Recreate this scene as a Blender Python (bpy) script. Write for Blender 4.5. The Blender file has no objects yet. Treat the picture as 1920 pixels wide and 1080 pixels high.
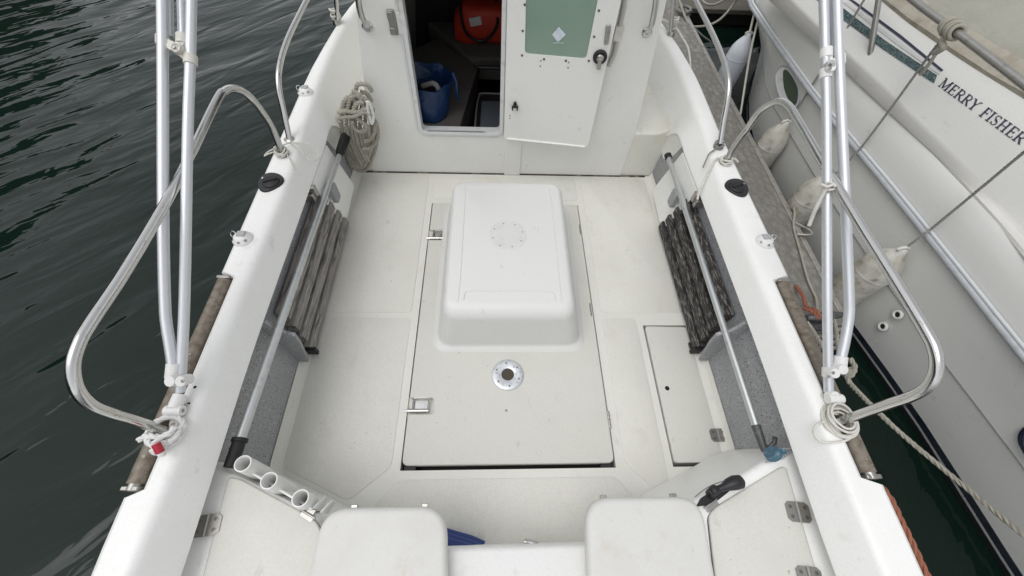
import bpy, bmesh, math, random
from mathutils import Vector, Matrix
random.seed(7)
S = bpy.context.scene
COL = S.collection
V = Vector
R = math.radians

# ------------------------------------------------------------------ camera
CAM_H = 1.96
FPX = 750.0                                   # focal length in photo pixels (1920 wide)
_ax = V((17000, 90, FPX)).normalized()        # boat's axes seen from the camera (right, down, forward)
_ay = V((-25, -1188, FPX)); _ay = (_ay - _ax * _ay.dot(_ax)).normalized()
_az = _ax.cross(_ay)
RIGHT = V((_ax.x, _ay.x, _az.x)); DOWN = V((_ax.y, _ay.y, _az.y)); FWD = V((_ax.z, _ay.z, _az.z))
EYE = V((0, 0, CAM_H))
cd = bpy.data.cameras.new('camera'); cam = bpy.data.objects.new('camera', cd); COL.objects.link(cam)
cd.sensor_width = 36; cd.lens = 36 * FPX / 1920; cd.clip_start = 0.02; cd.clip_end = 500
m = Matrix((RIGHT, -DOWN, -FWD)).transposed().to_4x4(); m.translation = EYE
cam.matrix_world = m
S.camera = cam

# ------------------------------------------------------------------ sky, sun, exposure (bright overcast)
SUN_EL, SUN_ROT = R(70), R(242)
w = bpy.data.worlds.new('World'); S.world = w; w.use_nodes = True
nt = w.node_tree; nt.nodes.clear()
sk = nt.nodes.new('ShaderNodeTexSky'); sk.sky_type = 'NISHITA'; sk.sun_disc = False
sk.sun_elevation = SUN_EL; sk.sun_rotation = SUN_ROT; sk.air_density = 1.0; sk.dust_density = 1.7; sk.ozone_density = 1.0
hs = nt.nodes.new('ShaderNodeHueSaturation'); hs.inputs['Saturation'].default_value = 0.11
bgn = nt.nodes.new('ShaderNodeBackground'); bgn.inputs['Strength'].default_value = 0.15
wo = nt.nodes.new('ShaderNodeOutputWorld')
nt.links.new(sk.outputs[0], hs.inputs['Color']); nt.links.new(hs.outputs[0], bgn.inputs['Color']); nt.links.new(bgn.outputs[0], wo.inputs['Surface'])
sd = bpy.data.lights.new('sun', 'SUN'); sd.energy = 0.5; sd.angle = R(40); sd.color = (1.0, 0.985, 0.96)
sun = bpy.data.objects.new('sun', sd); COL.objects.link(sun)
sun.rotation_euler = (R(90) - SUN_EL, 0, R(180) - SUN_ROT)
S.view_settings.view_transform = 'Standard'; S.view_settings.look = 'None'
S.view_settings.exposure = 0.40; S.view_settings.gamma = 1.0; S.view_settings.use_curve_mapping = False

# ------------------------------------------------------------------ measuring helpers: a photo pixel onto a plane of the place
def ray(px, py): return RIGHT * (px - 960) + DOWN * (py - 540) + FWD * FPX
def PZ(px, py, z): d = ray(px, py); return EYE + d * ((z - CAM_H) / d.z)
def PX(px, py, x): d = ray(px, py); return EYE + d * (x / d.x)
def PY(px, py, y): d = ray(px, py); return EYE + d * (y / d.y)
def PD(px, py, dep): return EYE + ray(px, py) * (dep / FPX)
def PP(px, py, p0, n): d = ray(px, py); return EYE + d * ((p0 - EYE).dot(n) / d.dot(n))

# ------------------------------------------------------------------ materials
def mk(name, col, rough=0.5, metal=0.0, layers=(), bump=None, rvar=0.0, spec=0.5, ior=None, coat=0.0, grain=0.0):
    """layers: (scale, detail, lo, hi, colour, stretch) noise patches mixed over the base; bump: list of (kind, scale, strength, dist, stretch)"""
    if grain: layers = list(layers) + [(150, 2, .40, .75, tuple(c * (1 - grain) for c in col)), (11, 10, .655, .70, tuple(c * (.93 - grain) for c in col), (1, .55, 1))] + ([(75, 2, .735, .77, (.34, .315, .275)), (9, 12, .70, .73, tuple(c * .80 for c in col), (.5, 1, 1))] if grain >= .08 else [])
    mt = bpy.data.materials.new(name); mt.use_nodes = True
    t = mt.node_tree; b = t.nodes['Principled BSDF']
    b.inputs['Roughness'].default_value = rough; b.inputs['Metallic'].default_value = metal
    b.inputs['Specular IOR Level'].default_value = spec
    if ior: b.inputs['IOR'].default_value = ior
    b.inputs['Coat Weight'].default_value = coat
    tc = t.nodes.new('ShaderNodeTexCoord')
    def co(st):
        if st is None: return tc.outputs['Object']
        mp = t.nodes.new('ShaderNodeMapping'); mp.inputs['Scale'].default_value = st
        if len(st) > 3: pass
        t.links.new(tc.outputs['Object'], mp.inputs['Vector']); return mp.outputs[0]
    rgb = t.nodes.new('ShaderNodeRGB'); rgb.outputs[0].default_value = (*col, 1)
    cur = rgb.outputs[0]
    for L in layers:
        sc, det, lo, hi, c2 = L[:5]; st = L[5] if len(L) > 5 else None; kind = L[6] if len(L) > 6 else 'noise'
        if kind == 'noise':
            n = t.nodes.new('ShaderNodeTexNoise'); n.inputs['Scale'].default_value = sc; n.inputs['Detail'].default_value = det
            n.inputs['Roughness'].default_value = 0.62; out = n.outputs['Fac']
        else:
            n = t.nodes.new('ShaderNodeTexVoronoi'); n.inputs['Scale'].default_value = sc; out = n.outputs['Distance']
        t.links.new(co(st), n.inputs['Vector'])
        mr = t.nodes.new('ShaderNodeMapRange'); mr.inputs['From Min'].default_value = lo; mr.inputs['From Max'].default_value = hi
        t.links.new(out, mr.inputs['Value'])
        mx = t.nodes.new('ShaderNodeMix'); mx.data_type = 'RGBA'; mx.inputs['B'].default_value = (*c2, 1) if False else (0, 0, 0, 1)
        mx.inputs[7].default_value = (*c2, 1)
        t.links.new(mr.outputs[0], mx.inputs[0]); t.links.new(cur, mx.inputs[6]); cur = mx.outputs[2]
    t.links.new(cur, b.inputs['Base Color'])
    if rvar:
        n = t.nodes.new('ShaderNodeTexNoise'); n.inputs['Scale'].default_value = 9; n.inputs['Detail'].default_value = 6
        t.links.new(tc.outputs['Object'], n.inputs['Vector'])
        mr = t.nodes.new('ShaderNodeMapRange'); mr.inputs['From Min'].default_value = .3; mr.inputs['From Max'].default_value = .7
        mr.inputs['To Min'].default_value = max(0, rough - rvar); mr.inputs['To Max'].default_value = min(1, rough + rvar)
        t.links.new(n.outputs['Fac'], mr.inputs['Value']); t.links.new(mr.outputs[0], b.inputs['Roughness'])
    prev = None
    for bp in bump or ():
        kind, sc, stg, dist = bp[:4]; st = bp[4] if len(bp) > 4 else None
        if kind == 'noise':
            n = t.nodes.new('ShaderNodeTexNoise'); n.inputs['Scale'].default_value = sc; n.inputs['Detail'].default_value = 4; out = n.outputs['Fac']
        elif kind == 'wave':
            n = t.nodes.new('ShaderNodeTexWave'); n.inputs['Scale'].default_value = sc; n.inputs['Distortion'].default_value = 1.0; out = n.outputs['Fac']
        elif kind == 'brick':
            n = t.nodes.new('ShaderNodeTexBrick'); n.inputs['Scale'].default_value = sc; out = n.outputs['Fac']
        else:
            n = t.nodes.new('ShaderNodeTexVoronoi'); n.inputs['Scale'].default_value = sc; out = n.outputs['Distance']
        t.links.new(co(st), n.inputs['Vector'])
        bn = t.nodes.new('ShaderNodeBump'); bn.inputs['Strength'].default_value = stg; bn.inputs['Distance'].default_value = dist
        t.links.new(out, bn.inputs['Height'])
        if prev: t.links.new(prev, bn.inputs['Normal'])
        prev = bn.outputs[0]
    if prev: t.links.new(prev, b.inputs['Normal'])
    return mt

M = {}
M['gel'] = mk('gelcoat_white', (.89, .89, .865), .38, layers=[(3, 8, .52, .85, (.80, .79, .75)), (14, 8, .62, .78, (.72, .70, .65)), (45, 3, .70, .78, (.55, .53, .49))], bump=[('noise', 340, .10, .002)], rvar=.08, grain=0.06)
M['gel_deck'] = mk('gelcoat_sidedeck', (.78, .77, .71), .5, layers=[(3, 8, .5, .8, (.66, .62, .50)), (20, 6, .64, .76, (.5, .46, .38))], bump=[('noise', 240, .1, .002)], grain=0.08)
M['gel_in'] = mk('gelcoat_cabin', (.82, .82, .785), .4, layers=[(2.5, 8, .5, .85, (.73, .725, .68)), (14, 6, .70, .80, (.50, .46, .38))], bump=[('noise', 240, .06, .002)], rvar=.08, grain=0.05)
M['floor'] = mk('gelcoat_floor', (.758, .748, .692), .55, layers=[(2.2, 9, .48, .80, (.68, .665, .60)), (7, 8, .60, .80, (.61, .585, .52)), (30, 4, .715, .745, (.22, .20, .17))], bump=[('noise', 420, .18, .002)], rvar=.08, grain=0.09)
M['panel'] = mk('nonskid_floor', (.755, .742, .685), .68, layers=[(1.8, 9, .45, .78, (.665, .65, .58)), (6, 9, .58, .78, (.595, .57, .50)), (26, 5, .70, .74, (.20, .18, .15)), (70, 2, .76, .80, (.15, .13, .11))], bump=[('voronoi', 320, .35, .002)], rvar=.08, grain=0.1)
M['lid'] = mk('gelcoat_lid', (.655, .645, .592), .5, layers=[(2.5, 9, .5, .82, (.575, .565, .515)), (34, 4, .70, .74, (.30, .27, .22))], bump=[('noise', 380, .15, .002)], rvar=.08, grain=0.08)
M['ebox'] = mk('gelcoat_box', (.72, .722, .70), .42, layers=[(4, 8, .55, .85, (.72, .71, .68)), (40, 3, .72, .76, (.5, .48, .43))], bump=[('noise', 260, .12, .002)], rvar=.06, grain=0.06)
M['patch'] = mk('scuffed_patch', (.67, .665, .645), .65, layers=[(18, 8, .5, .75, (.61, .595, .565))], bump=[('noise', 60, .4, .003)])
M['plastic'] = mk('white_plastic', (.80, .80, .78), .42, layers=[(8, 7, .5, .85, (.70, .68, .63)), (60, 2, .72, .77, (.5, .46, .40))], bump=[('noise', 200, .1, .002)], grain=0.04)
M['seat'] = mk('seat_plastic', (.675, .668, .64), .5, layers=[(5, 9, .5, .78, (.60, .585, .545)), (9, 8, .60, .78, (.58, .52, .44)), (40, 6, .66, .74, (.55, .52, .47)), (50, 4, .71, .74, (.40, .37, .33))], bump=[('noise', 90, .10, .003)], grain=.05)
M['oldplastic'] = mk('aged_plastic', (.66, .64, .58), .5, layers=[(30, 5, .5, .8, (.45, .42, .36))])
M['steel'] = mk('stainless_tube', (.60, .597, .585), .20, 1.0, layers=[(9, 6, .58, .85, (.49, .47, .435)), (60, 3, .64, .74, (.36, .31, .25))], rvar=.1)
M['steel_dull'] = mk('dull_stainless', (.43, .42, .395), .34, 1.0, layers=[(30, 6, .52, .72, (.31, .285, .245))], rvar=.1)
M['alu'] = mk('anodised_tube', (.66, .675, .70), .46, .7, layers=[(40, 5, .6, .75, (.60, .60, .62))], rvar=.06)
M['alu_pole'] = mk('boathook_tube', (.60, .62, .62), .36, .8, layers=[(30, 5, .55, .75, (.45, .46, .46))], rvar=.1)
M['hinge'] = mk('hinge_steel', (.36, .35, .33), .45, 1.0, layers=[(60, 4, .55, .7, (.33, .28, .23))])
M['steel_dark'] = mk('tarnished_screw', (.20, .19, .175), .45, 1.0)
M['flange'] = mk('pedestal_socket', (.66, .68, .71), .42, .7, layers=[(55, 6, .55, .68, (.38, .38, .39))], bump=[('noise', 120, .2, .002)])
M['roller'] = mk('weathered_tube', (.25, .215, .175), .6, .3, layers=[(45, 8, .42, .64, (.14, .112, .082)), (90, 6, .58, .70, (.40, .37, .33))], bump=[('noise', 90, .3, .003)])
M['grey'] = mk('speckled_grey', (.345, .35, .36), .62, layers=[(150, 3, .59, .63, (.07, .075, .08)), (55, 3, .62, .66, (.48, .49, .50)), (5, 6, .5, .8, (.27, .28, .295))], bump=[('noise', 160, .25, .003)])
M['greydark'] = mk('speckled_grey_deep', (.10, .11, .125), .7, layers=[(110, 3, .60, .64, (.03, .03, .035))])
M['wood'] = mk('weathered_teak', (.285, .27, .255), .85, layers=[(60, 8, .46, .62, (.11, .10, .093), (1, .10, 1)), (130, 8, .54, .64, (.42, .40, .375), (1, .08, 1))], bump=[('noise', 150, .6, .004, (1, .07, 1))])
M['woodblack'] = mk('blackened_teak', (.035, .032, .030), .85, layers=[(140, 9, .50, .60, (.23, .216, .203), (1, .16, 1)), (35, 5, .52, .62, (.02, .019, .018), (1, .3, 1))], bump=[('noise', 150, .6, .004, (1, .1, 1))])
M['black'] = mk('black_plastic', (.013, .013, .015), .42)
M['rubber'] = mk('black_rubber', (.012, .012, .013), .6)
M['dark'] = mk('dark_gap', (.012, .012, .012), .9)
M['groove'] = mk('lid_gap_shade', (.10, .095, .085), .8)  # flat dark colour for the shade in the locker lid gaps
M['navy'] = mk('navy_gelcoat', (.008, .014, .03), .25)
M['navyletter'] = mk('navy_letters', (.02, .023, .055), .4)
M['teal'] = mk('teal_decal', (.028, .065, .066), .45, layers=[(160, 4, .55, .60, (.24, .29, .285), (1, 1, 1)), (60, 6, .5, .62, (.015, .03, .033))])
M['hull2'] = mk('neighbour_gelcoat', (.69, .69, .66), .32, layers=[(1.5, 5, .5, .8, (.64, .635, .61))], bump=[('noise', 300, .05, .002)], rvar=.06, grain=0.03)
M['deck2'] = mk('neighbour_deck', (.70, .69, .655), .5, layers=[(2, 6, .5, .8, (.68, .66, .61))], bump=[('voronoi', 260, .22, .002)], grain=0.07)
M['coam2'] = mk('neighbour_coaming', (.63, .628, .60), .42, layers=[(2, 6, .5, .8, (.60, .60, .57))], bump=[('noise', 300, .10, .002)], grain=0.07)
M['railgrey'] = mk('grey_rub_rail', (.46, .48, .50), .4, layers=[(20, 4, .5, .7, (.36, .38, .40))])
M['canvas'] = mk('khaki_canvas', (.345, .34, .29), .85, layers=[(4, 7, .45, .75, (.30, .29, .24)), (14, 8, .6, .8, (.27, .245, .195))], bump=[('noise', 6, .5, .05), ('noise', 500, .3, .002)])
M['canvasband'] = mk('stained_canvas_hem', (.37, .345, .285), .85, layers=[(10, 8, .45, .70, (.27, .235, .18))], bump=[('noise', 8, .6, .04), ('noise', 500, .3, .002)])
M['pontoon'] = mk('ribbed_pontoon_deck', (.285, .272, .245), .75, layers=[(3, 8, .4, .7, (.18, .168, .148)), (22, 2, .30, .62, (.18, .172, .155), (1, .7, 1), 'voronoi'), (90, 4, .56, .66, (.30, .285, .26))], bump=[('voronoi', 22, 1.0, .014, (1, .7, 1)), ('noise', 60, .5, .005)])
M['pontoonedge'] = mk('pontoon_aluminium', (.40, .38, .35), .5, .5, layers=[(20, 6, .5, .7, (.22, .20, .18))])
M['oldwood'] = mk('quay_timber', (.11, .10, .082), .85, layers=[(14, 8, .45, .65, (.08, .07, .055), (.15, 1, 1))], bump=[('noise', 60, .6, .006, (.1, 1, 1))])
M['iron'] = mk('cast_cleat', (.10, .105, .11), .5, .5, layers=[(30, 6, .5, .7, (.2, .19, .18))])
M['rope'] = mk('grey_rope', (.37, .35, .295), .9, layers=[(30, 6, .5, .7, (.30, .28, .235))], bump=[('noise', 500, .5, .002)])
M['ropew'] = mk('white_rope', (.74, .74, .72), .85, layers=[(60, 4, .6, .8, (.60, .59, .56))], bump=[('noise', 500, .4, .002)])
M['cord'] = mk('white_cord', (.66, .645, .59), .8, layers=[(40, 5, .55, .75, (.5, .47, .40))])
M['cordg'] = mk('grey_cord', (.23, .225, .21), .85, layers=[(200, 3, .5, .7, (.36, .35, .33))])
M['orange_rope'] = mk('orange_rope', (.30, .115, .07), .85, layers=[(80, 4, .5, .7, (.30, .10, .06))])
M['red'] = mk('red_tape', (.42, .015, .035), .4)
M['fender_blue'] = mk('pale_fender', (.66, .70, .76), .4, layers=[(6, 6, .5, .8, (.56, .59, .63))])
M['fender_old'] = mk('dirty_fender', (.61, .595, .545), .55, layers=[(7, 9, .42, .66, (.40, .375, .31)), (16, 9, .56, .70, (.25, .225, .175))], bump=[('noise', 30, .2, .004)])
M['glass'] = mk('green_window', (.225, .32, .255), .10, layers=[(2.5, 5, .4, .75, (.26, .355, .285)), (70, 4, .70, .74, (.10, .16, .13))])
M['sticker'] = mk('white_sticker', (.66, .71, .76), .5, layers=[(90, 4, .5, .62, (.52, .60, .68))])
M['blueply'] = mk('blue_tarp', (.005, .025, .085), .38, bump=[('noise', 25, .7, .012), ('noise', 80, .4, .004)])
M['bluehose'] = mk('blue_hose', (.018, .045, .20), .45)
M['orangebag'] = mk('orange_bag', (.47, .032, .012), .6, bump=[('noise', 12, .5, .015)])
M['cushion'] = mk('grey_cushion', (.105, .096, .088), .9, layers=[(6, 6, .5, .7, (.085, .077, .07))])
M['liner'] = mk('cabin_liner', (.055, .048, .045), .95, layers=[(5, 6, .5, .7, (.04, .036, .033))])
M['trim'] = mk('white_trim', (.70, .71, .70), .4, layers=[(12, 7, .55, .75, (.50, .48, .43))])
M['bluecap'] = mk('blue_cap', (.055, .125, .175), .45, layers=[(60, 4, .55, .7, (.16, .30, .38))])
M['conduit'] = mk('beige_conduit', (.48, .46, .42), .5)
M['lens'] = mk('dark_lens', (.02, .03, .025), .1)
M['boot'] = mk('white_boot_line', (.50, .51, .50), .5, layers=[(30, 6, .55, .68, (.16, .17, .17))])
M['antifoul'] = mk('dark_antifouling', (.010, .012, .014), .6)
M['tag'] = mk('white_label', (.6, .6, .58), .6)

# ------------------------------------------------------------------ object helpers
def root(name, label, cat, loc, group=None):
    o = bpy.data.objects.new(name, None); COL.objects.link(o); o.empty_display_size = .1
    o.location = loc; o['label'] = label; o['category'] = cat
    if group: o['group'] = group
    o['_w'] = list(loc); return o
def base(o): return V(o['_w']) if o is not None and '_w' in o else V((0, 0, 0))
def tag(o, label, cat, group=None):
    o['label'] = label; o['category'] = cat
    if group: o['group'] = group
    return o

class MB:
    def __init__(s): s.b = bmesh.new()
    def vs(s, pts): return [s.b.verts.new(p) for p in pts]
    def face(s, pts): s.b.faces.new(s.vs(pts)); return s
    def box(s, c, d, rot=None):
        q = []
        for k in range(8):
            p = V(((k & 1) - .5, ((k >> 1) & 1) - .5, ((k >> 2) & 1) - .5)); p = V((p.x * d[0], p.y * d[1], p.z * d[2]))
            if rot: p = rot @ p
            q.append(s.b.verts.new(V(c) + p))
        for f in ((0, 2, 3, 1), (4, 5, 7, 6), (0, 1, 5, 4), (2, 6, 7, 3), (0, 4, 6, 2), (1, 3, 7, 5)): s.b.faces.new([q[i] for i in f])
        return s
    def bar(s, a, b, wd, th, up=V((0, 0, 1))):
        a = V(a); b = V(b); d = (b - a); L = d.length; d.normalize(); x = d.cross(up).normalized(); z = x.cross(d)
        m = Matrix((x, d, z)).transposed(); return s.box((a + b) / 2, (wd, L, th), m)
    def loft(s, secs, closed=True, caps=True, ring=False):
        rows = [s.vs(q) for q in secs]; n = len(rows[0])
        pairs = list(zip(rows, rows[1:])) + ([(rows[-1], rows[0])] if ring else [])
        for r0, r1 in pairs:
            for i in range(n if closed else n - 1):
                j = (i + 1) % n
                try: s.b.faces.new((r0[i], r0[j], r1[j], r1[i]))
                except ValueError: pass
        if caps and closed and not ring: s.b.faces.new(rows[0][::-1]); s.b.faces.new(rows[-1])
        return s
    def tube(s, path, r, n=10, caps=True, ring=False):
        path = [V(p) for p in path]; N = len(path); rr = r if isinstance(r, (list, tuple)) else [r] * N
        secs = []; up = None
        for i, p in enumerate(path):
            a = path[i - 1] if i else (path[-1] if ring else p); b = path[i + 1] if i < N - 1 else (path[0] if ring else p)
            t = (b - a); t = t.normalized() if t.length > 1e-9 else V((0, 0, 1))
            if up is None: up = t.orthogonal().normalized()
            up = (up - t * up.dot(t)); up = up.normalized() if up.length > 1e-6 else t.orthogonal().normalized()
            q = t.cross(up)
            secs.append([p + (up * math.cos(2 * math.pi * k / n) + q * math.sin(2 * math.pi * k / n)) * rr[i] for k in range(n)])
        return s.loft(secs, True, caps, ring)
    def lathe(s, prof, c, axis=(0, 0, 1), n=24, caps=True):
        ax = V(axis).normalized(); u = ax.orthogonal().normalized(); v = ax.cross(u); c = V(c)
        return s.loft([[c + ax * h + (u * math.cos(2 * math.pi * k / n) + v * math.sin(2 * math.pi * k / n)) * max(r, 1e-4) for k in range(n)] for r, h in prof], True, caps)
    def prism(s, poly, off):
        off = V(off); return s.loft([[V(p) for p in poly], [V(p) + off for p in poly]])
    def build(s, name, mat, parent=None, smooth=35, bevel=0, seg=2, bang=40):
        b = s.b; bmesh.ops.recalc_face_normals(b, faces=b.faces)
        o0 = base(parent)
        me = bpy.data.meshes.new(name)
        if parent is None and len(b.verts):
            xs = [v.co for v in b.verts]; o0 = V((sum(p.x for p in xs), sum(p.y for p in xs), 0)) / len(xs); o0.z = min(p.z for p in xs)
        for v in b.verts: v.co -= o0
        b.to_mesh(me); b.free()
        o = bpy.data.objects.new(name, me); COL.objects.link(o); me.materials.append(M[mat] if isinstance(mat, str) else mat)
        if parent is not None: o.parent = parent
        else: o.location = o0
        o['_w'] = list(o0)
        if smooth:
            for p in me.polygons: p.use_smooth = True
            me.set_sharp_from_angle(angle=R(smooth))
        if bevel:
            md = o.modifiers.new('bevel', 'BEVEL'); md.width = bevel; md.segments = seg; md.limit_method = 'ANGLE'; md.angle_limit = R(bang); md.harden_normals = False
        return o

def cr(pts, k=8, ring=False):
    """Catmull-Rom through the points"""
    pts = [V(p) for p in pts]; n = len(pts); out = []
    for i in range(n if ring else n - 1):
        p1 = pts[i]; p2 = pts[(i + 1) % n]
        p0 = pts[i - 1] if (i or ring) else p1 * 2 - p2
        p3 = pts[(i + 2) % n] if (ring or i + 2 < n) else p2 * 2 - p1
        for j in range(k):
            t = j / k
            out.append(.5 * ((2 * p1) + (p2 - p0) * t + (2 * p0 - 5 * p1 + 4 * p2 - p3) * t * t + (3 * p1 - p0 - 3 * p2 + p3) * t ** 3))
    if not ring: out.append(pts[-1])
    return out
def resample(path, step):
    out = [path[0]]; acc = 0
    for a, b in zip(path, path[1:]):
        d = (b - a).length
        if d < 1e-9: continue
        t = step - acc
        while t <= d: out.append(a + (b - a) * (t / d)); t += step
        acc = d - (t - step)
    if (out[-1] - path[-1]).length > 1e-4: out.append(path[-1])
    return out
def laid(mb, path, r, pitch=None, strands=3, n=6, k=10, fat=.55):
    """a laid rope: strands twisted round the path"""
    pitch = pitch or r * 7
    p = resample(cr(path, k), pitch / 9); N = len(p); up = None; fr = []; dist = 0
    for i in range(N):
        t = (p[min(i + 1, N - 1)] - p[max(i - 1, 0)]).normalized()
        if up is None: up = t.orthogonal().normalized()
        up = (up - t * up.dot(t)).normalized()
        if i: dist += (p[i] - p[i - 1]).length
        fr.append((up.copy(), t.cross(up), dist))
    for s in range(strands):
        q = []
        for i in range(N):
            a = 2 * math.pi * (fr[i][2] / pitch + s / strands)
            q.append(p[i] + (fr[i][0] * math.cos(a) + fr[i][1] * math.sin(a)) * r * .5)
        mb.tube(q, r * fat, n)
    return mb
def rounded(pts, r, k=6):
    """polygon with rounded corners (r may be a list)"""
    out = []; n = len(pts)
    for i in range(n):
        a, b, c = V(pts[i - 1]), V(pts[i]), V(pts[(i + 1) % n]); rr = r[i] if isinstance(r, (list, tuple)) else r
        if rr <= 0: out.append(b); continue
        da = (a - b); dc = (c - b); rr = min(rr, da.length * .48, dc.length * .48)
        p0 = b + da.normalized() * rr; p2 = b + dc.normalized() * rr
        for j in range(k + 1):
            t = j / k; out.append(p0 * (1 - t) ** 2 + b * 2 * t * (1 - t) + p2 * t * t)
    return out
def lip_slab(poly, z0, z1, r, seg=4):
    """slab with a rounded upper edge; poly is a list of (x,y)-like points"""
    c = sum((V(p) for p in poly), V((0, 0, 0))) / len(poly)
    def inset(d):
        n = len(poly); out = []
        for i in range(n):
            a, b, e = V(poly[i - 1]), V(poly[i]), V(poly[(i + 1) % n])
            t = ((b - a).normalized() + (e - b).normalized()); t.z = 0; t.normalize(); nn = V((-t.y, t.x, 0))
            if nn.dot(c - b) < 0: nn = -nn
            out.append(b + nn * d)
        return out
    secs = [[V((p.x, p.y, z0)) for p in inset(0)]]
    for j in range(seg + 1):
        a = math.pi / 2 * j / seg; d = r * (1 - math.cos(a)); q = inset(d)
        secs.append([V((p.x, p.y, z1 - r + r * math.sin(a))) for p in q])
    return secs
def screw(mb, p, r, axis=(0, 0, 1), h=.003):
    mb.lathe([(r, 0), (r, h * .6), (r * .6, h)], p, axis, 10)

def interp(tab, y):
    if y <= tab[0][0]: return tab[0][1]
    for (a, va), (b, vb) in zip(tab, tab[1:]):
        if y <= b: return va + (vb - va) * (y - a) / (b - a)
    return tab[-1][1]
def screws(name, mat, parent, items):
    for it in items:
        q = MB(); screw(q, *it); q.build(name, mat, parent, smooth=30)
ZW = -.30
GZ = .60                                        # gunwale height above the cockpit floor
CX = .073                                       # centre line of the boat

# ------------------------------------------------------------------ the water
def water():
    mt = bpy.data.materials.new('harbour_water'); mt.use_nodes = True; t = mt.node_tree; b = t.nodes['Principled BSDF']
    b.inputs['Base Color'].default_value = (.0045, .0130, .0090, 1); b.inputs['Roughness'].default_value = .04; b.inputs['IOR'].default_value = 1.33
    b.inputs['Specular IOR Level'].default_value = .5
    tc = t.nodes.new('ShaderNodeTexCoord')
    def noise(sc, st, rot, det, dist):
        mp = t.nodes.new('ShaderNodeMapping'); mp.vector_type = 'TEXTURE'; mp.inputs['Scale'].default_value = st; mp.inputs['Rotation'].default_value = (0, 0, R(rot))
        t.links.new(tc.outputs['Object'], mp.inputs['Vector'])
        n = t.nodes.new('ShaderNodeTexNoise'); n.inputs['Scale'].default_value = sc; n.inputs['Detail'].default_value = det; n.inputs['Distortion'].default_value = dist
        t.links.new(mp.outputs[0], n.inputs['Vector']); return n.outputs['Fac']
    prev = None
    for (sc, st, rot, det, dist, stg, d) in ((1.1, (1.5, .6, 1), 42, 1, .8, 1.0, .040), (2.5, (1.9, .6, 1), 46, 1.5, 1.0, 1.0, .017), (10, (1.8, .6, 1), 38, 1, .8, 1.0, .0024)):
        bn = t.nodes.new('ShaderNodeBump'); bn.inputs['Strength'].default_value = stg; bn.inputs['Distance'].default_value = d
        t.links.new(noise(sc, st, rot, det, dist), bn.inputs['Height'])
        if prev: t.links.new(prev, bn.inputs['Normal'])
        prev = bn.outputs[0]
    t.links.new(prev, b.inputs['Normal'])
    M['water'] = mt
    q = MB(); q.face([(-150, -150, ZW), (150, -150, ZW), (150, 150, ZW), (-150, 150, ZW)])
    o = q.build('water', 'water', None, smooth=0); o['kind'] = 'structure'; o['label'] = 'dark green harbour water with small ripples'
water()
# unseen dark bank on the left, added and shaped for its reflection in the water
q = MB(); prof = [(14.5, -.2), (13.2, .7), (11.4, 1.8), (8, 2.9), (5.6, 3.4), (2, 4.0), (-4, 5.2), (-14, 5.6)]
rnd = random.Random(2); secs = []
for k in range(90):
    y = 14.5 - 28.5 * k / 89; zt = interp(sorted((a, b) for a, b in prof), y) + rnd.uniform(-.25, .25)
    secs.append([V((-9.9, y, -.6)), V((-10.0 + rnd.uniform(-.15, .15), y, zt * .5)), V((-10.1 + rnd.uniform(-.15, .15), y, zt)), V((-13, y, zt + .4)), V((-13, y, -.6))])
q.loft(secs); o = q.build('reflection_bank', mk('reflection_bank_green', (.022, .03, .018), .95, layers=[(3, 8, .45, .65, (.04, .045, .03))]), None, smooth=0); o['kind'] = 'structure'

# ================================================================== THE FISHING BOAT
boat = root('fishing_boat', 'white fishing boat with open cockpit, engine box and cabin door standing open', 'boat', (CX, 1.0, 0))

# ---- gunwales with the hull sides (lofted along Y)
OUT_L = [(-.6, -1.065), (0, -1.09), (1, -1.10), (1.9, -1.107), (2.2, -1.11), (2.42, -1.107), (2.7, -1.09), (3.05, -1.06), (3.27, -1.023), (3.8, -.90), (4.4, -.68), (5.0, -.35)]
OUT_R = [(-.6, 1.235), (0, 1.25), (1, 1.26), (1.93, 1.253), (2.25, 1.265), (2.46, 1.268), (2.78, 1.247), (3.05, 1.211), (3.2, 1.19), (3.8, 1.06), (4.4, .84), (5.0, .50)]
CREASE = [(1.5, 1.046), (1.9, 1.073), (2.25, 1.092), (2.55, 1.096), (2.8, 1.085), (3.1, 1.06), (3.3, 1.03), (3.8, .93), (4.4, .70), (5.0, .36)]
LIPZ = [(1.86, .49), (1.93, .50), (2.0, .492), (2.06, .465), (2.12, .42), (2.16, .38), (2.19, .345)]
FOOT = [(2.19, 1.034), (2.74, 1.0), (3.3, .94), (3.8, .86), (4.4, .64), (5.0, .30)]
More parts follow.
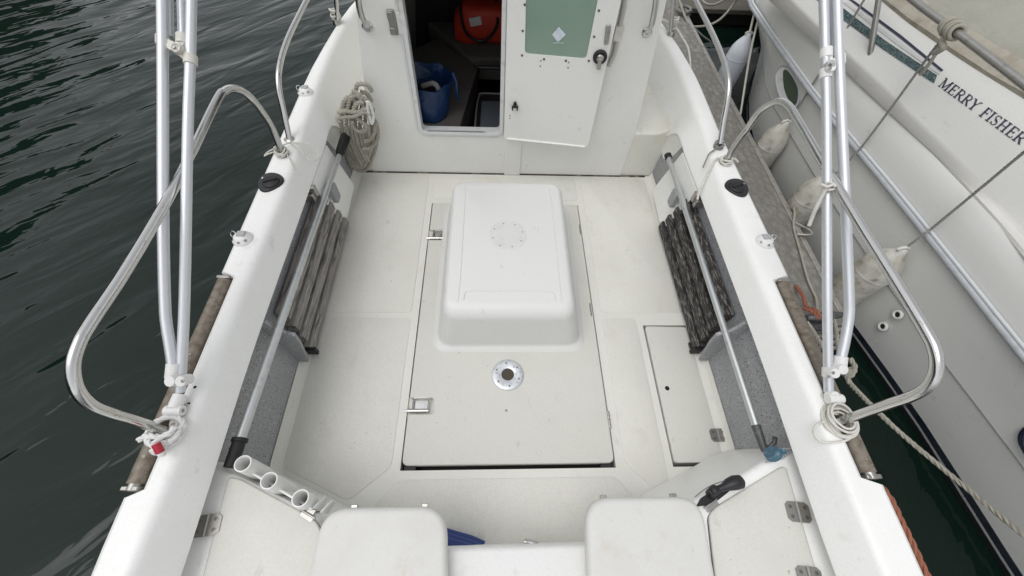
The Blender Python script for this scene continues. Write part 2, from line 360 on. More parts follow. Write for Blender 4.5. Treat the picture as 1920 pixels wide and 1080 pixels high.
def gunwale(side):
    tab = OUT_L if side < 0 else OUT_R
    def sec(y, notch):
        xo = abs(interp(tab, y) - CX); xc = min(interp(CREASE, y), xo - .05)
        xl = .982 + .022 * min(1, max(0, (y + .1) / .7))         # inner lip
        sl = min(1, max(0, (y - 1.95) / .24))
        xl = xl * (1 - sl) + interp(FOOT, y) * sl
        zl = interp(LIPZ, y)
        xb = 1.055 * (1 - sl) + (xl + .012) * sl
        xh = xo - .05
        xt = xo
        if notch: xt = 1.118
        z = GZ
        pts = [(xh - .10, -.55), (xh, -.10), (xo - .022 if not notch else xt - .004, z - .11), (xt, z - .030), (xt - .006, z - .010), (xt - .020, z), (xc + .030, z + .001), (xc + .016, z - .001), (xc + .004, z - .007), (xc - .004, z - .017), (xc - .010, z - .030), (xl + .005, zl + .012), (xl, zl - .006), (xl + .012, zl - .020), (xb - .004, zl - .022), (xb, zl - .034), (xb + .03, -.55)]
        return [V((CX + side * x, y, zz)) for x, zz in pts]
    ys = [(-.6, 0), (-.3, 0), (0, 0), (.118, 0), (.128, 0), (.150, 1), (.3, 1), (.5, 1), (.7, 1), (.9, 1), (.908, 1), (.930, 0)]
    ys += [(y, 0) for y in (1.0, 1.2, 1.4, 1.6, 1.8, 1.86, 1.9, 1.94, 1.98, 2.02, 2.06, 2.1, 2.14, 2.17, 2.195, 2.3, 2.4, 2.5, 2.65, 2.8, 3.0, 3.2, 3.6, 4.0, 4.4, 4.8, 5.0)]
    q = MB(); q.loft([sec(y, n) for y, n in ys])
    return q.build('gunwale', 'gel', boat, smooth=28)
gunwale(-1); gunwale(1)

# ---- grey speckled inner sides under the gunwales
for sd_ in (-1, 1):
    q = MB(); xb = 1.05
    q.loft([[V((CX + sd_ * 1.042, y, -.02)), V((CX + sd_ * 1.052, y, zt_)), V((CX + sd_ * 1.064, y, zt_)), V((CX + sd_ * 1.056, y, -.02))] for y, zt_ in ((.10, .466), (.8, .466), (1.55, .466), (2.02, .462), (2.10, .42), (2.188, .32))])
    q.build('side_lining', 'grey', boat)

# ---- cockpit floor with openings for the hatch and the floor locker
H1 = (-.416, .559, .272, 1.899); H2 = (.825, 1.077, .2815, .998)
q = MB()
xs = sorted({-1.03, H1[0], H1[1], H2[0], H2[1], 1.175}); ys = sorted({-.6, H1[2], H1[3], H2[3], 2.30})
for x0, x1 in zip(xs, xs[1:]):
    for y0, y1 in zip(ys, ys[1:]):
        cx, cy = (x0 + x1) / 2, (y0 + y1) / 2
        if any(h[0] < cx < h[1] and h[2] < cy < h[3] for h in (H1, H2)): continue
        q.face([(x0, y0, 0), (x1, y0, 0), (x1, y1, 0), (x0, y1, 0)])
bmesh.ops.remove_doubles(q.b, verts=q.b.verts, dist=1e-5)
for h in (H1, H2):
    c = [(h[0], h[2]), (h[1], h[2]), (h[1], h[3]), (h[0], h[3])]
    for i in range(4):
        a, b_ = c[i], c[(i + 1) % 4]; q.face([(a[0], a[1], 0), (b_[0], b_[1], 0), (b_[0], b_[1], -.06), (a[0], a[1], -.06)])
fl = q.build('cockpit_floor', 'floor', boat, smooth=0)
q = MB()
for h in (H1, H2): q.face([(h[0] - .01, h[2] - .01, -.058), (h[1] + .01, h[2] - .01, -.058), (h[1] + .01, h[3] + .01, -.058), (h[0] - .01, h[3] + .01, -.058)])
q.build('hatch_well', 'dark', fl, smooth=0)
# coves along the cockpit sides
for sd_ in (-1, 1):
    q = MB(); x = CX + sd_ * 1.040
    q.loft([[V((x, y, .046)), V((x - sd_ * .006, y, .020)), V((x - sd_ * .020, y, .006)), V((x - sd_ * .046, y, .0012)), V((x - sd_ * .02, y, -.02)), V((x + sd_ * .01, y, -.02))] for y in (-.2, .8, 1.6, 2.187)])
    q.build('floor_cove', 'floor', fl, smooth=60)
# raised non-skid panels
def panel(poly, r=.03):
    q = MB(); q.loft(lip_slab(rounded([V((x, y, 0)) for x, y in poly], r, 4), .0006, .0034, .0027, 2)); q.build('floor_panel', 'panel', fl, smooth=50)
panel([(-.945, 1.075), (-.455, 1.075), (-.455, 2.165), (-.915, 2.165)])
panel([(-.945, .30), (-.62, .155), (-.455, .29), (-.455, 1.04), (-.945, 1.04)])
panel([(.600, 1.075), (1.09, 1.075), (1.06, 2.165), (.600, 2.165)])
panel([(.600, .29), (.72, .18), (.79, .21), (.79, 1.04), (.600, 1.04)])
panel([(-.42, 1.94), (.56, 1.94), (.56, 2.165), (-.42, 2.165)])
panel([(-.52, -.3), (.66, -.3), (.66, .10), (.55, .235), (-.42, .235), (-.52, .12)])

# ---- engine hatch lid with its box
x0, x1, y0, y1 = H1[0] + .007, H1[1] - .006, .291, H1[3] - .005
n1 = [PZ(p[0], p[1], .01) for p in ((813, 776), (813, 746))]
n2 = [PZ(p[0], p[1], .01) for p in ((842, 450), (842, 431))]
poly = [(x0, y0), (x1, y0), (x1, y1), (x0, y1), (x0, n2[1].y), (n2[1].x, n2[1].y), (n2[0].x, n2[0].y), (x0, n2[0].y), (x0, n1[1].y), (n1[1].x, n1[1].y), (n1[0].x, n1[0].y), (x0, n1[0].y)]
pr = rounded([V((a, b_, 0)) for a, b_ in poly], [.03, .03, .02, .02, .008, .012, .012, .012, .012, .012, .012, .012], 4)
q = MB(); q.prism([V((p.x, p.y, -.028)) for p in pr], (0, 0, .040))
lid = q.build('hatch_lid', 'lid', boat, smooth=30, bevel=.006, seg=3, bang=50)
q = MB()
for a in (n1, n2):
    q = MB(); q.box(((x0 + a[0].x) / 2 + .004, (a[0].y + a[1].y) / 2, -.016), (a[0].x - x0 + .02, a[1].y - a[0].y + .02, .012)); q.build('latch_recess', 'oldplastic', lid)

def box_sections():
    zt = .30
    bx0, bx1, by0, by1 = -.292, .452, .868, 1.845
    tx0, tx1, ty0, ty1 = -.240, .384, .925, 1.792
    secs = []
    def rect(ax0, ax1, ay0, ay1, z, r):
        return [V((p.x, p.y, z)) for p in rounded([V((ax0, ay0, 0)), V((ax1, ay0, 0)), V((ax1, ay1, 0)), V((ax0, ay1, 0))], r, 6)]
    for f, z in ((-.034, .011), (-.030, .0155), (-.012, .020), (-.002, .030), (0, .045)): secs.append(rect(bx0 + f, bx1 - f, by0 + f, by1 - f, z, .085))
    for k in (.35, .7, 1.0):
        t = k; e = .0
        secs.append(rect(bx0 + (tx0 - bx0) * t * .72, bx1 + (tx1 - bx1) * t * .72, by0 + (ty0 - by0) * t * .55, by1 + (ty1 - by1) * t * .72, .045 + (zt - .075 - .045) * t, .08))
    ax0, ax1, ay0, ay1 = bx0 + (tx0 - bx0) * .72, bx1 + (tx1 - bx1) * .72, by0 + (ty0 - by0) * .55, by1 + (ty1 - by1) * .72
    for j in range(1, 9):
        a = math.pi / 2 * j / 8; u = 1 - math.cos(a); s_ = math.sin(a)
        secs.append(rect(ax0 + (tx0 + .022 - ax0) * u, ax1 + (tx1 - .022 - ax1) * u, ay0 + (ty0 + .045 - ay0) * u, ay1 + (ty1 - .02 - ay1) * u, zt - .075 + .075 * s_, .08 - .03 * u))
    return secs, zt
secs, BT = box_sections()
q = MB(); q.loft(secs); ebox = q.build('engine_box', 'ebox', lid, smooth=50)
q = MB()
def ridge(pix, r=.0032):
    q.tube(cr([PZ(a, b_, BT + .0002) for a, b_ in pix], 6), r, 8)
ridge([(872, 352), (870, 400), (866, 470), (862, 530), (858, 566)]); ridge([(1030, 352), (1036, 400), (1043, 470), (1049, 530), (1053, 566)])
ridge([(874, 352), (950, 350), (1028, 352)], .0022)
ridge([(869, 562), (872, 550), (882, 546), (955, 546), (1028, 547), (1038, 551), (1042, 563)], .0038)
q.build('moulded_ridge', 'ebox', lid)
q = MB(); c = PZ(952, 441, BT); q.lathe([(.102, 0), (.102, .0015), (.099, .0026)], (c.x, c.y, BT - .0002), n=14)
q.build('scuffed_plate', 'patch', lid, smooth=0)
screws('screw_hole', 'hinge', lid, [((c.x + .082 * math.cos(a), c.y + .082 * math.sin(a), BT + .0022), .0042, (0, 0, 1), .001) for a in [2 * math.pi * (k + .35) / 8 for k in range(8)]])
# table socket in the lid
c = PZ(952, 703, .012)
q = MB(); q.lathe([(.081, 0), (.081, .005), (.078, .0075), (.066, .009), (.034, .0095), (.032, .0085), (.031, .001)], (c.x, c.y, .0118), n=40, caps=False)
sk_ = q.build('table_socket', 'flange', lid, smooth=40)
q = MB(); q.lathe([(.0315, .0005), (.0315, .0015)], (c.x, c.y, .0118), n=24); q.build('socket_hole', mk('brown_hole', (.07, .055, .04), .8), lid)
screws('socket_screw', 'steel_dark', lid, [((c.x + .060 * math.cos(a), c.y + .060 * math.sin(a), .0207), .0052, (0, 0, 1), .0012) for a in [2 * math.pi * (k + .5) / 6 + .12 for k in range(6)]])
for a in (0.05, math.pi + .05): q = MB(); q.bar((c.x + .036 * math.cos(a), c.y + .036 * math.sin(a), .0215), (c.x + .048 * math.cos(a), c.y + .048 * math.sin(a), .0215), .004, .001); q.build('socket_slot', 'steel_dull', lid)
q = MB(); c = PZ(949, 770, .012); screw(q, (c.x, c.y, .0118), .0075, h=.0015); q.build('lid_plug', 'hinge', lid)
# latches: bolt, ring pull and keeper
def latch(cpx, s=1):
    c = PZ(cpx[0], cpx[1], 0); z = .000; q = MB()
    q.tube([V((c.x - .052, c.y, z + .006)), V((c.x + .045, c.y, z + .006))], .010, 12)
    q.tube([V((c.x - .074, c.y, z + .006)), V((c.x - .05, c.y, z + .006))], .0045, 8)
    q.box((c.x + .0, c.y + .024, z - .006), (.085, .052, .004))
    ring = cr([V((c.x - .030, c.y + .004, z + .010)), V((c.x - .030, c.y + .052, z + .010)), V((c.x - .022, c.y + .060, z + .010)), V((c.x + .036, c.y + .060, z + .010)), V((c.x + .044, c.y + .052, z + .010)), V((c.x + .042, c.y + .004, z + .010))], 5)
    q.tube(ring, .0042, 8); q.build('slide_latch', 'steel', lid)
latch((786, 771)); latch((822, 448))
q = MB()
for px, py in ((1087, 431), (1107, 581), (1142, 787)):
    c = PZ(px, py, .008); q = MB()
    for k in range(4): q.tube([V((c.x, c.y - .040 + k * .0205, .008)), V((c.x, c.y - .0215 + k * .0205, .008))], .0058, 8)
    q.build('lid_hinge', 'steel_dull', lid)
q = MB()
for px, py, r in ((753, 878, .03), (1150, 874, .03)):
    pass
for x_ in (x0 + .035, x1 - .035): q = MB(); q.box((x_, .282, -.010), (.055, .024, .014)); q.build('rubber_stop', 'rubber', lid, bevel=.004)

# ---- floor locker lid
pl_ = [PZ(*p, 0) for p in ((1209, 612), (1287, 614), (1357, 867), (1264, 868))]
q = MB(); q.loft(lip_slab(rounded(pl_, .018, 4), -.04, .006, .004, 3)); ll = q.build('locker_lid', 'lid', boat, smooth=40)
c = PZ(1251, 728, .006); q = MB(); q.lathe([(.0115, 0), (.0115, .0012)], (c.x, c.y, .0058), n=16); q.build('finger_hole', 'dark', ll)
def hinge(c, ux, uy, n, wd=.075, ln=.052, parent=None, fold=0):
    """butt hinge: two leaves, knuckle, four screws; ux across the knuckle, uy along it"""
    c = V(c); ux = V(ux).normalized(); n = V(n).normalized(); uy = n.cross(ux).normalized(); q = MB()
    for s in (-1, 1):
        pts = [c + ux * s * .006 - uy * ln / 2, c + ux * s * wd * .36 - uy * ln / 2, c + ux * s * wd / 2 - uy * ln * .34, c + ux * s * wd / 2 + uy * ln * .34, c + ux * s * wd * .36 + uy * ln / 2, c + ux * s * .006 + uy * ln / 2]
        q.prism([p + n * .0005 for p in pts], n * .0032)
    q.tube([c - uy * ln / 2 + n * .004, c + uy * ln / 2 + n * .004], .0058, 10)
    h = q.build('hinge', 'hinge', parent, smooth=30)
    screws('hinge_screw', 'steel_dark', parent if parent is not boat else h, [(c + ux * s_ * wd * .31 + uy * t_ * ln * .24 + n * .0036, .0060, n, .0012) for s_ in (-1, 1) for t_ in (-1, 1)])
    return h
hinge(PZ(1347, 816, .007), (1, .02, 0), None or (0, 1, 0), (0, 0, 1), .080, .060, ll)
c = PZ(1301, 649, .007); hinge(c, (1, .02, 0), 0, (0, 0, 1), .06, .045, ll)

# ---- boards over the front ends of the side openings
for sd_ in (-1, 1):
    fx = (lambda x: CX + sd_ * x)
    bot = [(1.040, 2.00), (1.005, 1.985), (1.005, 1.70), (1.03, 1.62)]
    q = MB()
    A = V((fx(1.000), 2.005, .045)); B = V((fx(1.000), 1.665, .02)); Cc = V((fx(1.004), 1.60, .30)); D_ = V((fx(1.006), 1.555, .468)); E_ = V((fx(1.006), 1.875, .468))
    q.prism(rounded([A, B, Cc, D_, E_], [.03, .05, 0, 0, 0], 4), (sd_ * .012, 0, 0))
    q.build('side_board', 'gel', boat, smooth=30, bevel=.003)
    # rounded pole rest screwed to the board
    q = MB(); c = PX(622, 362, CX - .985) if sd_ < 0 else PX(1268, 372, CX + .985)
    prf = rounded([V((c.x, c.y - .030, c.z - .055)), V((c.x, c.y + .035, c.z - .055)), V((c.x, c.y + .035, c.z + .055)), V((c.x, c.y - .030, c.z + .055))], .018, 4)
    q.prism(prf, (-sd_ * .028, 0, 0)); q.build('pole_rest', 'grey', boat, bevel=.004)
    # gunwale strut: dark metal angle under the lip
    q = MB(); q.box((fx(1.020), 1.535, .455), (.07, .028, .06)); q.box((fx(1.020), 1.515, .43), (.045, .03, .05)); q.build('strut_bracket', 'steel_dull', boat, bevel=.004)
    # grey knee plates at the aft end of the slats
    pts = [V((fx(1.05), .79, .462)), V((fx(1.010), .79, .455)), V((fx(1.006), .79, .42)), V((fx(.990), .79, .375)), V((fx(.972), .79, .350)), V((fx(.955), .79, .345)), V((fx(.944), .79, .335)), V((fx(.952), .79, .25)), V((fx(1.000), .79, .03)), V((fx(1.05), .79, .03))]
    q = MB(); q.prism(pts, (0, -.016, 0)); q.build('knee_plate', 'grey', boat, bevel=.003)

# ---- side decks (steps) either side of the cabin
for sd_ in (-1, 1):
    q = MB()
    xi = .815; xo = 1.02
    q.loft([[V((CX + sd_ * xi, y, .0)), V((CX + sd_ * xi, y, .352)), V((CX + sd_ * (xo - .06), y, .352)), V((CX + sd_ * (xo - .02), y, .362)), V((CX + sd_ * (xo + .01), y, .385)), V((CX + sd_ * (xo + .03), y, .425)), V((CX + sd_ * (xo + .04), y, 0))] for y in (2.195, 2.4, 2.8, 3.3)])
    q.build('side_deck', 'gel_deck', boat, smooth=50, bevel=.012, seg=3, bang=60)

# ---- cabin: aft bulkhead with the door opening
BY = 2.19
bl = [PY(700, 323, BY), PY(666, 0, BY)]; br = [PY(1213, 330, BY), PY(1192, 245, BY), PY(1250, 0, BY)]
def ex(a, b_, z): return a + (b_ - a) * ((z - a.z) / (b_.z - a.z))
ZT = 1.75
oL0 = PY(790, 240, BY); oL1 = PY(753, 0, BY); oR0 = PY(938, 248, BY); oR1 = PY(943, 0, BY)
zs = min(oL0.z, oR0.z) - .004; oz = 1.56
OL0 = V((oL0.x, BY, zs)); OL1 = ex(oL0, oL1, oz); OR0 = V((oR0.x, BY, zs)); OR1 = ex(oR0, oR1, oz)
BL1 = ex(bl[0], bl[1], ZT); BR1 = ex(br[1], br[2], ZT)
BLs = ex(bl[0], bl[1], zs); BRs = ex(br[1], br[2], zs)
Lb = V((bl[0].x, BY, .0)); Rb = V((br[1].x, BY, .0))
q = MB()
opening = rounded([OL0, OR0, OR1, OL1], .035, 5)
th = V((0, .045, 0))
outer = [Lb, Rb, BRs, BR1, BL1, BLs]
# frame built as strips between opening and outline
def strip(poly): q.prism(poly, th)
nO = len(opening)
cor = 6
b0 = opening[0:cor]; b1 = opening[cor:2 * cor]; t1 = opening[2 * cor:3 * cor]; t0 = opening[3 * cor:4 * cor]
strip([Lb, Rb, V((Rb.x, BY, zs - .02)), V((Lb.x + (BLs.x - Lb.x), BY, zs - .02))] if False else [Lb, Rb, BRs] + [b1[0]] + [b0[-1]] + [BLs])
strip([BLs, b0[-1]] + b0[::-1][1:] + t0[::-1][:1] + [BL1])
strip([BRs, BR1, t1[0]] + b1[::-1])
strip([BL1, t0[0]] + t1[::-1][:0] + [t1[0], BR1] if False else [BL1, t0[0]] + [t1[0], BR1])
bmesh.ops.remove_doubles(q.b, verts=q.b.verts, dist=1e-5)
cabin = q.build('cabin_bulkhead', 'gel_in', boat, smooth=25)
# trim round the opening
q = MB(); path = [p + V((0, -.004, 0)) for p in opening[::1]]
def frame(poly, w0, y0, y1):
    n = len(poly); c = sum(poly, V()) / n; secs = []
    for i in range(n):
        a, b_, e = poly[i - 1], poly[i], poly[(i + 1) % n]; t = ((b_ - a).normalized() + (e - b_).normalized()).normalized(); nn = V((-t.z, 0, t.x))
        if nn.dot(b_ - c) < 0: nn = -nn
        secs.append([b_ + nn * w0[0] + V((0, y0, 0)), b_ + nn * w0[1] + V((0, y0, 0)), b_ + nn * w0[1] + V((0, y1, 0)), b_ + nn * w0[0] + V((0, y1, 0))])
    q.loft(secs, True, False, True)
frame(opening, (-.004, .018), -.012, .05); frame(opening, (.020, .034), -.005, .02)
q.build('door_frame', 'trim', boat, smooth=30, bevel=.002)
q = MB(); q.box(((oL0.x + oR0.x) / 2 - .03, BY - .002, zs + .003), (.36, .016, .003)); q.build('sill_strip', 'alu', boat)
# roof, sides and front close the cabin
q = MB()
def LE(z): return ex(bl[0], bl[1], z).x
def RE(z): return ex(br[1], br[2], z).x
A_ = [V((BL1.x - .04, BY - .10, ZT)), V((BR1.x + .04, BY - .10, ZT)), V((BR1.x - .05, 4.0, ZT)), V((BL1.x + .05, 4.0, ZT))]
q.prism(A_, (0, 0, .03))
for E_, s in ((LE, -1), (RE, 1)):
    q.prism([V((E_(.0) - s * .01, BY + .046, -.28)), V((E_(.35), BY + .046, .35)), V((E_(ZT), BY + .046, ZT)), V((E_(ZT) - s * .05, 4.0, ZT)), V((E_(.35) - s * .05, 4.4, .35)), V((E_(0) - s * .05, 4.4, -.28))], (-s * .03, 0, 0))
q.prism([V((-.85, 4.4, -.28)), V((.95, 4.4, -.28)), V((.95, 4.4, .3)), V((.80, 4.0, ZT)), V((-.70, 4.0, ZT)), V((-.85, 4.4, .3))], (0, .03, 0))
q.build('cabin_shell', 'gel_in', boat, smooth=0)
# dark cabin interior
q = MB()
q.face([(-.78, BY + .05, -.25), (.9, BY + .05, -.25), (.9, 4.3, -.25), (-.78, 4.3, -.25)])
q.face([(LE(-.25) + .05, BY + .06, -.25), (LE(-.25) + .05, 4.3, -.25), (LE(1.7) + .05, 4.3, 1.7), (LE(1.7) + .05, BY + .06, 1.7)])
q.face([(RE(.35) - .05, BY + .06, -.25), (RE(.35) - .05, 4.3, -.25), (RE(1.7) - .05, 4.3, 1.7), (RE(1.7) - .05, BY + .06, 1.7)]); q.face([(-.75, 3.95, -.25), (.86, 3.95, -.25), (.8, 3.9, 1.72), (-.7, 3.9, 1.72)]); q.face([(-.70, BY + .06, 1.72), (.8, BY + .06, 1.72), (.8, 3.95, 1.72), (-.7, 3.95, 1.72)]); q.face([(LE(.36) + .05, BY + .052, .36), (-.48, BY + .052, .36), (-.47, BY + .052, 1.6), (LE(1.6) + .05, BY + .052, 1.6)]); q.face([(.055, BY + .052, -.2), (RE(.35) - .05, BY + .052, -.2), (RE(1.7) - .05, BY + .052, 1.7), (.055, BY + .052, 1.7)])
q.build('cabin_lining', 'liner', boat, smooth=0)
# berth cushions
q = MB(); pts = [PZ(*p, .32) for p in ((640, 246), (862, 246), (897, 128), (880, 112), (820, 70), (690, 130))]
q.loft(lip_slab(rounded(pts, .03, 3), .06, .32, .02, 3)); q.build('berth_cushion', 'cushion', boat)
q = MB(); pts = [PZ(*p, .345) for p in ((866, 96), (880, 108), (1040, 112), (1040, 40), (800, 40), (850, 80))]
q.loft(lip_slab(rounded(pts, .03, 3), .18, .345, .02, 3)); q.build('berth_cushion', 'cushion', boat)
q = MB(); q.face([PZ(898, 124, .26), PZ(1000, 126, .26), PZ(1000, 126, -.2), PZ(898, 124, -.2)]); q.build('berth_front', mk('berth_front', (.17, .165, .155), .7), boat, smooth=0)
q = MB(); q.tube([PZ(863, 246, .322), PZ(898, 130, .322)], .011, 8); q.tube([PZ(898, 126, .33), PZ(1000, 128, .33)], .014, 8); q.build('cushion_piping', 'black', boat)
# rib on the bulkhead under the door and the base seam
q = MB(); q.box(((PY(961, 300, BY).x), BY - .005, .150), (.112, .014, .296)); q.build('bulkhead_rib', 'gel_in', boat, bevel=.006, seg=3)
q = MB(); q.box(((Lb.x + Rb.x) / 2 + .06, BY - .003, .0035), (Rb.x - Lb.x + .24, .008, .007)); q.build('sealant_seam', mk('grimy_seam', (.055, .045, .035), .9, layers=[(14, 6, .5, .7, (.35, .31, .25))]), boat)

# ---- the door leaf, folded back against the bulkhead
dA = PY(945, 262, 2.15); dB = PZ(1102, 277, dA.z); dd = (dB - dA).normalized(); dn = V((dd.y, -dd.x, 0)).normalized()
if dn.y > 0: dn = -dn
def DP(px, py, o=0): return PP(px, py, dA + dn * o, dn)
d0, d1, d2, d3 = DP(951, -170), dA, DP(1102, 277), DP(1165, 0)
d3 = ex(d2, d3, 1.58); d0 = ex(DP(945, 262), DP(951, 0), 1.58)
w0, w1, w2, w3 = DP(986, 0), DP(984, 101), DP(1099, 111), DP(1121, 0)
w0 = ex(w1, w0, 1.50); w3 = ex(w2, w3, 1.50)
q = MB(); wr = rounded([w1, w2, w3, w0], .022, 4); do = rounded([d1, d2, d3, d0], .03, 4)
n5 = 5
for a in range(4):
    b_ = (a + 1) % 4
    o_seg = do[a * n5 + 2:a * n5 + 5] + do[b_ * n5:b_ * n5 + 3]; i_seg = wr[a * n5 + 2:a * n5 + 5] + wr[b_ * n5:b_ * n5 + 3]
    q.prism(o_seg + i_seg[::-1], -dn * .034)
bmesh.ops.remove_doubles(q.b, verts=q.b.verts, dist=1e-5)
# remove inner duplicate faces between the four pieces
door = q.build('door_leaf', 'gel_in', boat, smooth=25)
q = MB(); ro = rounded([d1 + V((0, 0, .010)), d2 + V((0, 0, .010)), d3, d0], .03, 4)
q.tube(cr([d1 + dn * .004 + V((.02, 0, .012)), d2 + dn * .004 + V((-.02, 0, .010))], 2), .006, 10); q.build('door_edge', 'gel', door)
q = MB(); q.prism([p + -dn * .008 for p in wr], -dn * .006); q.build('window_pane', 'glass', door, smooth=0)
for px, py in ((984, 9), (980, 58), (979, 104), (1020, 111), (1061, 114), (1104, 114), (1114, 69), (1123, 20), (1014, 114), (1013, 124), (1066, 117), (1065, 127), (956, 217), (956, 222)):
    screws('door_screw', 'steel_dark', door, [(DP(px, py, .0003), .0065 if py < 112 or px in (1020, 1061, 1104) else .004, dn, .0015)])
q = MB(); st = [DP(1048, 50, -.006), DP(1061, 65, -.006), DP(1046, 79, -.006), DP(1035, 65, -.006)]; q.prism(st, dn * .0008)
q.prism([DP(1037, 80, -.006), DP(1057, 80, -.006), DP(1057, 81, -.006), DP(1037, 81, -.006)], dn * .0008); q.build('window_sticker', 'sticker', door, smooth=0)
# round lock with its hanging grip
q = MB(); c = DP(1125, 106); q.lathe([(.036, 0), (.036, .010), (.030, .014), (.024, .014), (.022, .006), (.001, .006)], c, dn, 24); q.build('lock_ring', 'black', door)
q = MB(); q.lathe([(.020, .006), (.020, .020), (.014, .026)], c, dn, 16); q.bar(c + dn * .022, DP(1122, 130, .022), .020, .010, dn); q.build('door_handle', 'steel_dull', door, bevel=.002)
q = MB(); q.prism(rounded([DP(1136, 46), DP(1146, 45), DP(1141, 82), DP(1132, 83)], .008, 3), dn * .010); q.build('hasp_plate', 'steel_dull', door, bevel=.002)
q = MB()
for py in (51, 60, 69, 77): screw(q, DP(1140.5 - (py - 51) * .15, py, .010), .0045, dn, .002)
q.build('hasp_screws', 'hinge', door)
q = MB(); c = DP(966, 196); q.box(c + dn * .012, (.020, .022, .018)); q.box(c + dn * .014 + V((-.014, 0, -.014)), (.008, .014, .026)); q.box(c + dn * .014 + V((.014, 0, -.014)), (.008, .014, .026)); screw(q, c + V((0, 0, .016)) + dn * .006, .008, dn, .01); q.build('hook_catch', 'black', door, bevel=.002)
# beige conduit and clip on the bulkhead beside the door
q = MB(); q.tube(cr([PY(1176, -120, BY - .012), PY(1171, 0, BY - .012), PY(1158, 66, BY - .012), PY(1152, 100, BY - .012), PY(1141, 124, BY - .02)], 6), .012, 10); q.build('cable_conduit', 'conduit', boat)
q = MB(); q.box(PY(1159, 62, BY - .014), (.045, .034, .07)); q.build('conduit_clip', 'oldplastic', boat, bevel=.003)
# strike plate on the left of the opening
q = MB(); a = PY(736, 42, BY - .006); q.box(a, (.036, .014, .115)); q.box(a + V((-.004, -.010, .036)), (.028, .014, .034)); q.box(a + V((-.004, -.010, -.036)), (.028, .014, .034)); q.build('strike_plate', 'hinge', boat, bevel=.003)
q = MB(); q.box(PY(742, 44, BY - .004) + V((.03, 0, 0)), (.045, .01, .10)); q.build('strike_backing', 'trim', boat, bevel=.002)
# grab handles
for pts in (((672, -60), (672, 0), (679, 32), (688, 46), (689, 49)), ((1233, -60), (1230, 0), (1222, 44), (1215, 56), (1213, 60))):
    offs = (.075, .075, .07, .03, .0)
    q = MB(); q.tube(cr([PY(p[0], p[1], BY - o) for p, o in zip(pts, offs)], 6), .014, 12); h = q.build('grab_handle', 'steel', boat)
    q = MB(); q.lathe([(.027, 0), (.027, .006), (.02, .012)], PY(pts[-1][0], pts[-1][1], BY) + V((0, -.0005, 0)), (0, -1, 0), 16); q.build('handle_base', 'steel', h)

# ---- stainless side rails
def rail(name, pts, r, feet, mat='steel'):
    q = MB(); q.tube(cr(pts, 8), r, 14); o = q.build(name, mat, boat, smooth=60)
    q = MB()
    for f in feet: q.lathe([(r * 1.9, 0), (r * 1.9, .004), (r * 1.25, .010)], f, (0, 0, 1), 18)
    q.build('rail_foot', 'steel_dull', o); return o
XL, XR = -1.045, 1.188
pL = [(530, 290), (510, 240), (484, 200), (462, 176), (440, 166), (421, 171), (404, 193), (330, 345), (240, 500), (170, 606), (148, 645), (137, 685), (144, 728), (168, 757), (200, 772), (258, 790), (318, 812)]
rail('side_rail', [PX(a, b_, XL) for a, b_ in pL], .0150, [V((XL, PX(530, 290, XL).y, GZ)), ], 'steel')
pR = [(1362, 300), (1378, 273), (1400, 243), (1420, 214), (1440, 197), (1462, 190), (1480, 200), (1500, 232), (1600, 400), (1690, 545), (1735, 620), (1752, 655), (1756, 690), (1742, 722), (1712, 742), (1660, 760), (1578, 790)]
rail('side_rail', [PX(a, b_, XR) for a, b_ in pR], .0150, [V((XR, PX(1362, 300, XR).y, GZ))], 'steel')
# forward grab rails
q = [PX(a, b_, XL) for a, b_ in ((543, 262), (533, 215), (523, 165), (524, 125), (540, 72), (575, 0), (610, -70))]
rail('forward_rail', q, .0135, [V((XL, q[0].y, GZ))])
q = [PX(a, b_, XR) for a, b_ in ((1350, 270), (1357, 225), (1366, 170), (1361, 128), (1340, 72), (1304, 0), (1270, -70))]
rail('forward_rail', q, .0135, [V((XR, q[0].y, GZ))])
# stanchions farther forward
for px, py, top in ((632, 45, (627, -60)), (1257, 66, (1268, -40))):
    a = PZ(px, py, GZ); b_ = PY(top[0], top[1], a.y + .02); q = MB(); q.tube([a - V((0, 0, .01)), b_], .014, 12); s = q.build('stanchion', 'steel', boat)
    q = MB(); q.lathe([(.026, 0), (.026, .012), (.018, .03)], a + V((0, 0, -.002)), (0, 0, 1), 16); q.build('stanchion_foot', 'steel_dull', s)

# ---- weathered roller tubes in the notches of the gunwale
for side in (-1, 1):
    x = CX + side * 1.148; q = MB()
    q.tube([V((x, .165, .580)), V((x, .898, .580))], .0255, 18); r_ = q.build('side_roller', 'roller', boat)
    for y in (.152, .908):
        q = MB(); q.box((x + side * .002, y, .585), (.050, .014, .030)); q.tube([V((x, y - .008, .585)), V((x, y + .02 * (1 if y < .5 else -1), .585))], .018, 12); q.build('roller_bracket', 'steel_dull', r_, bevel=.003)

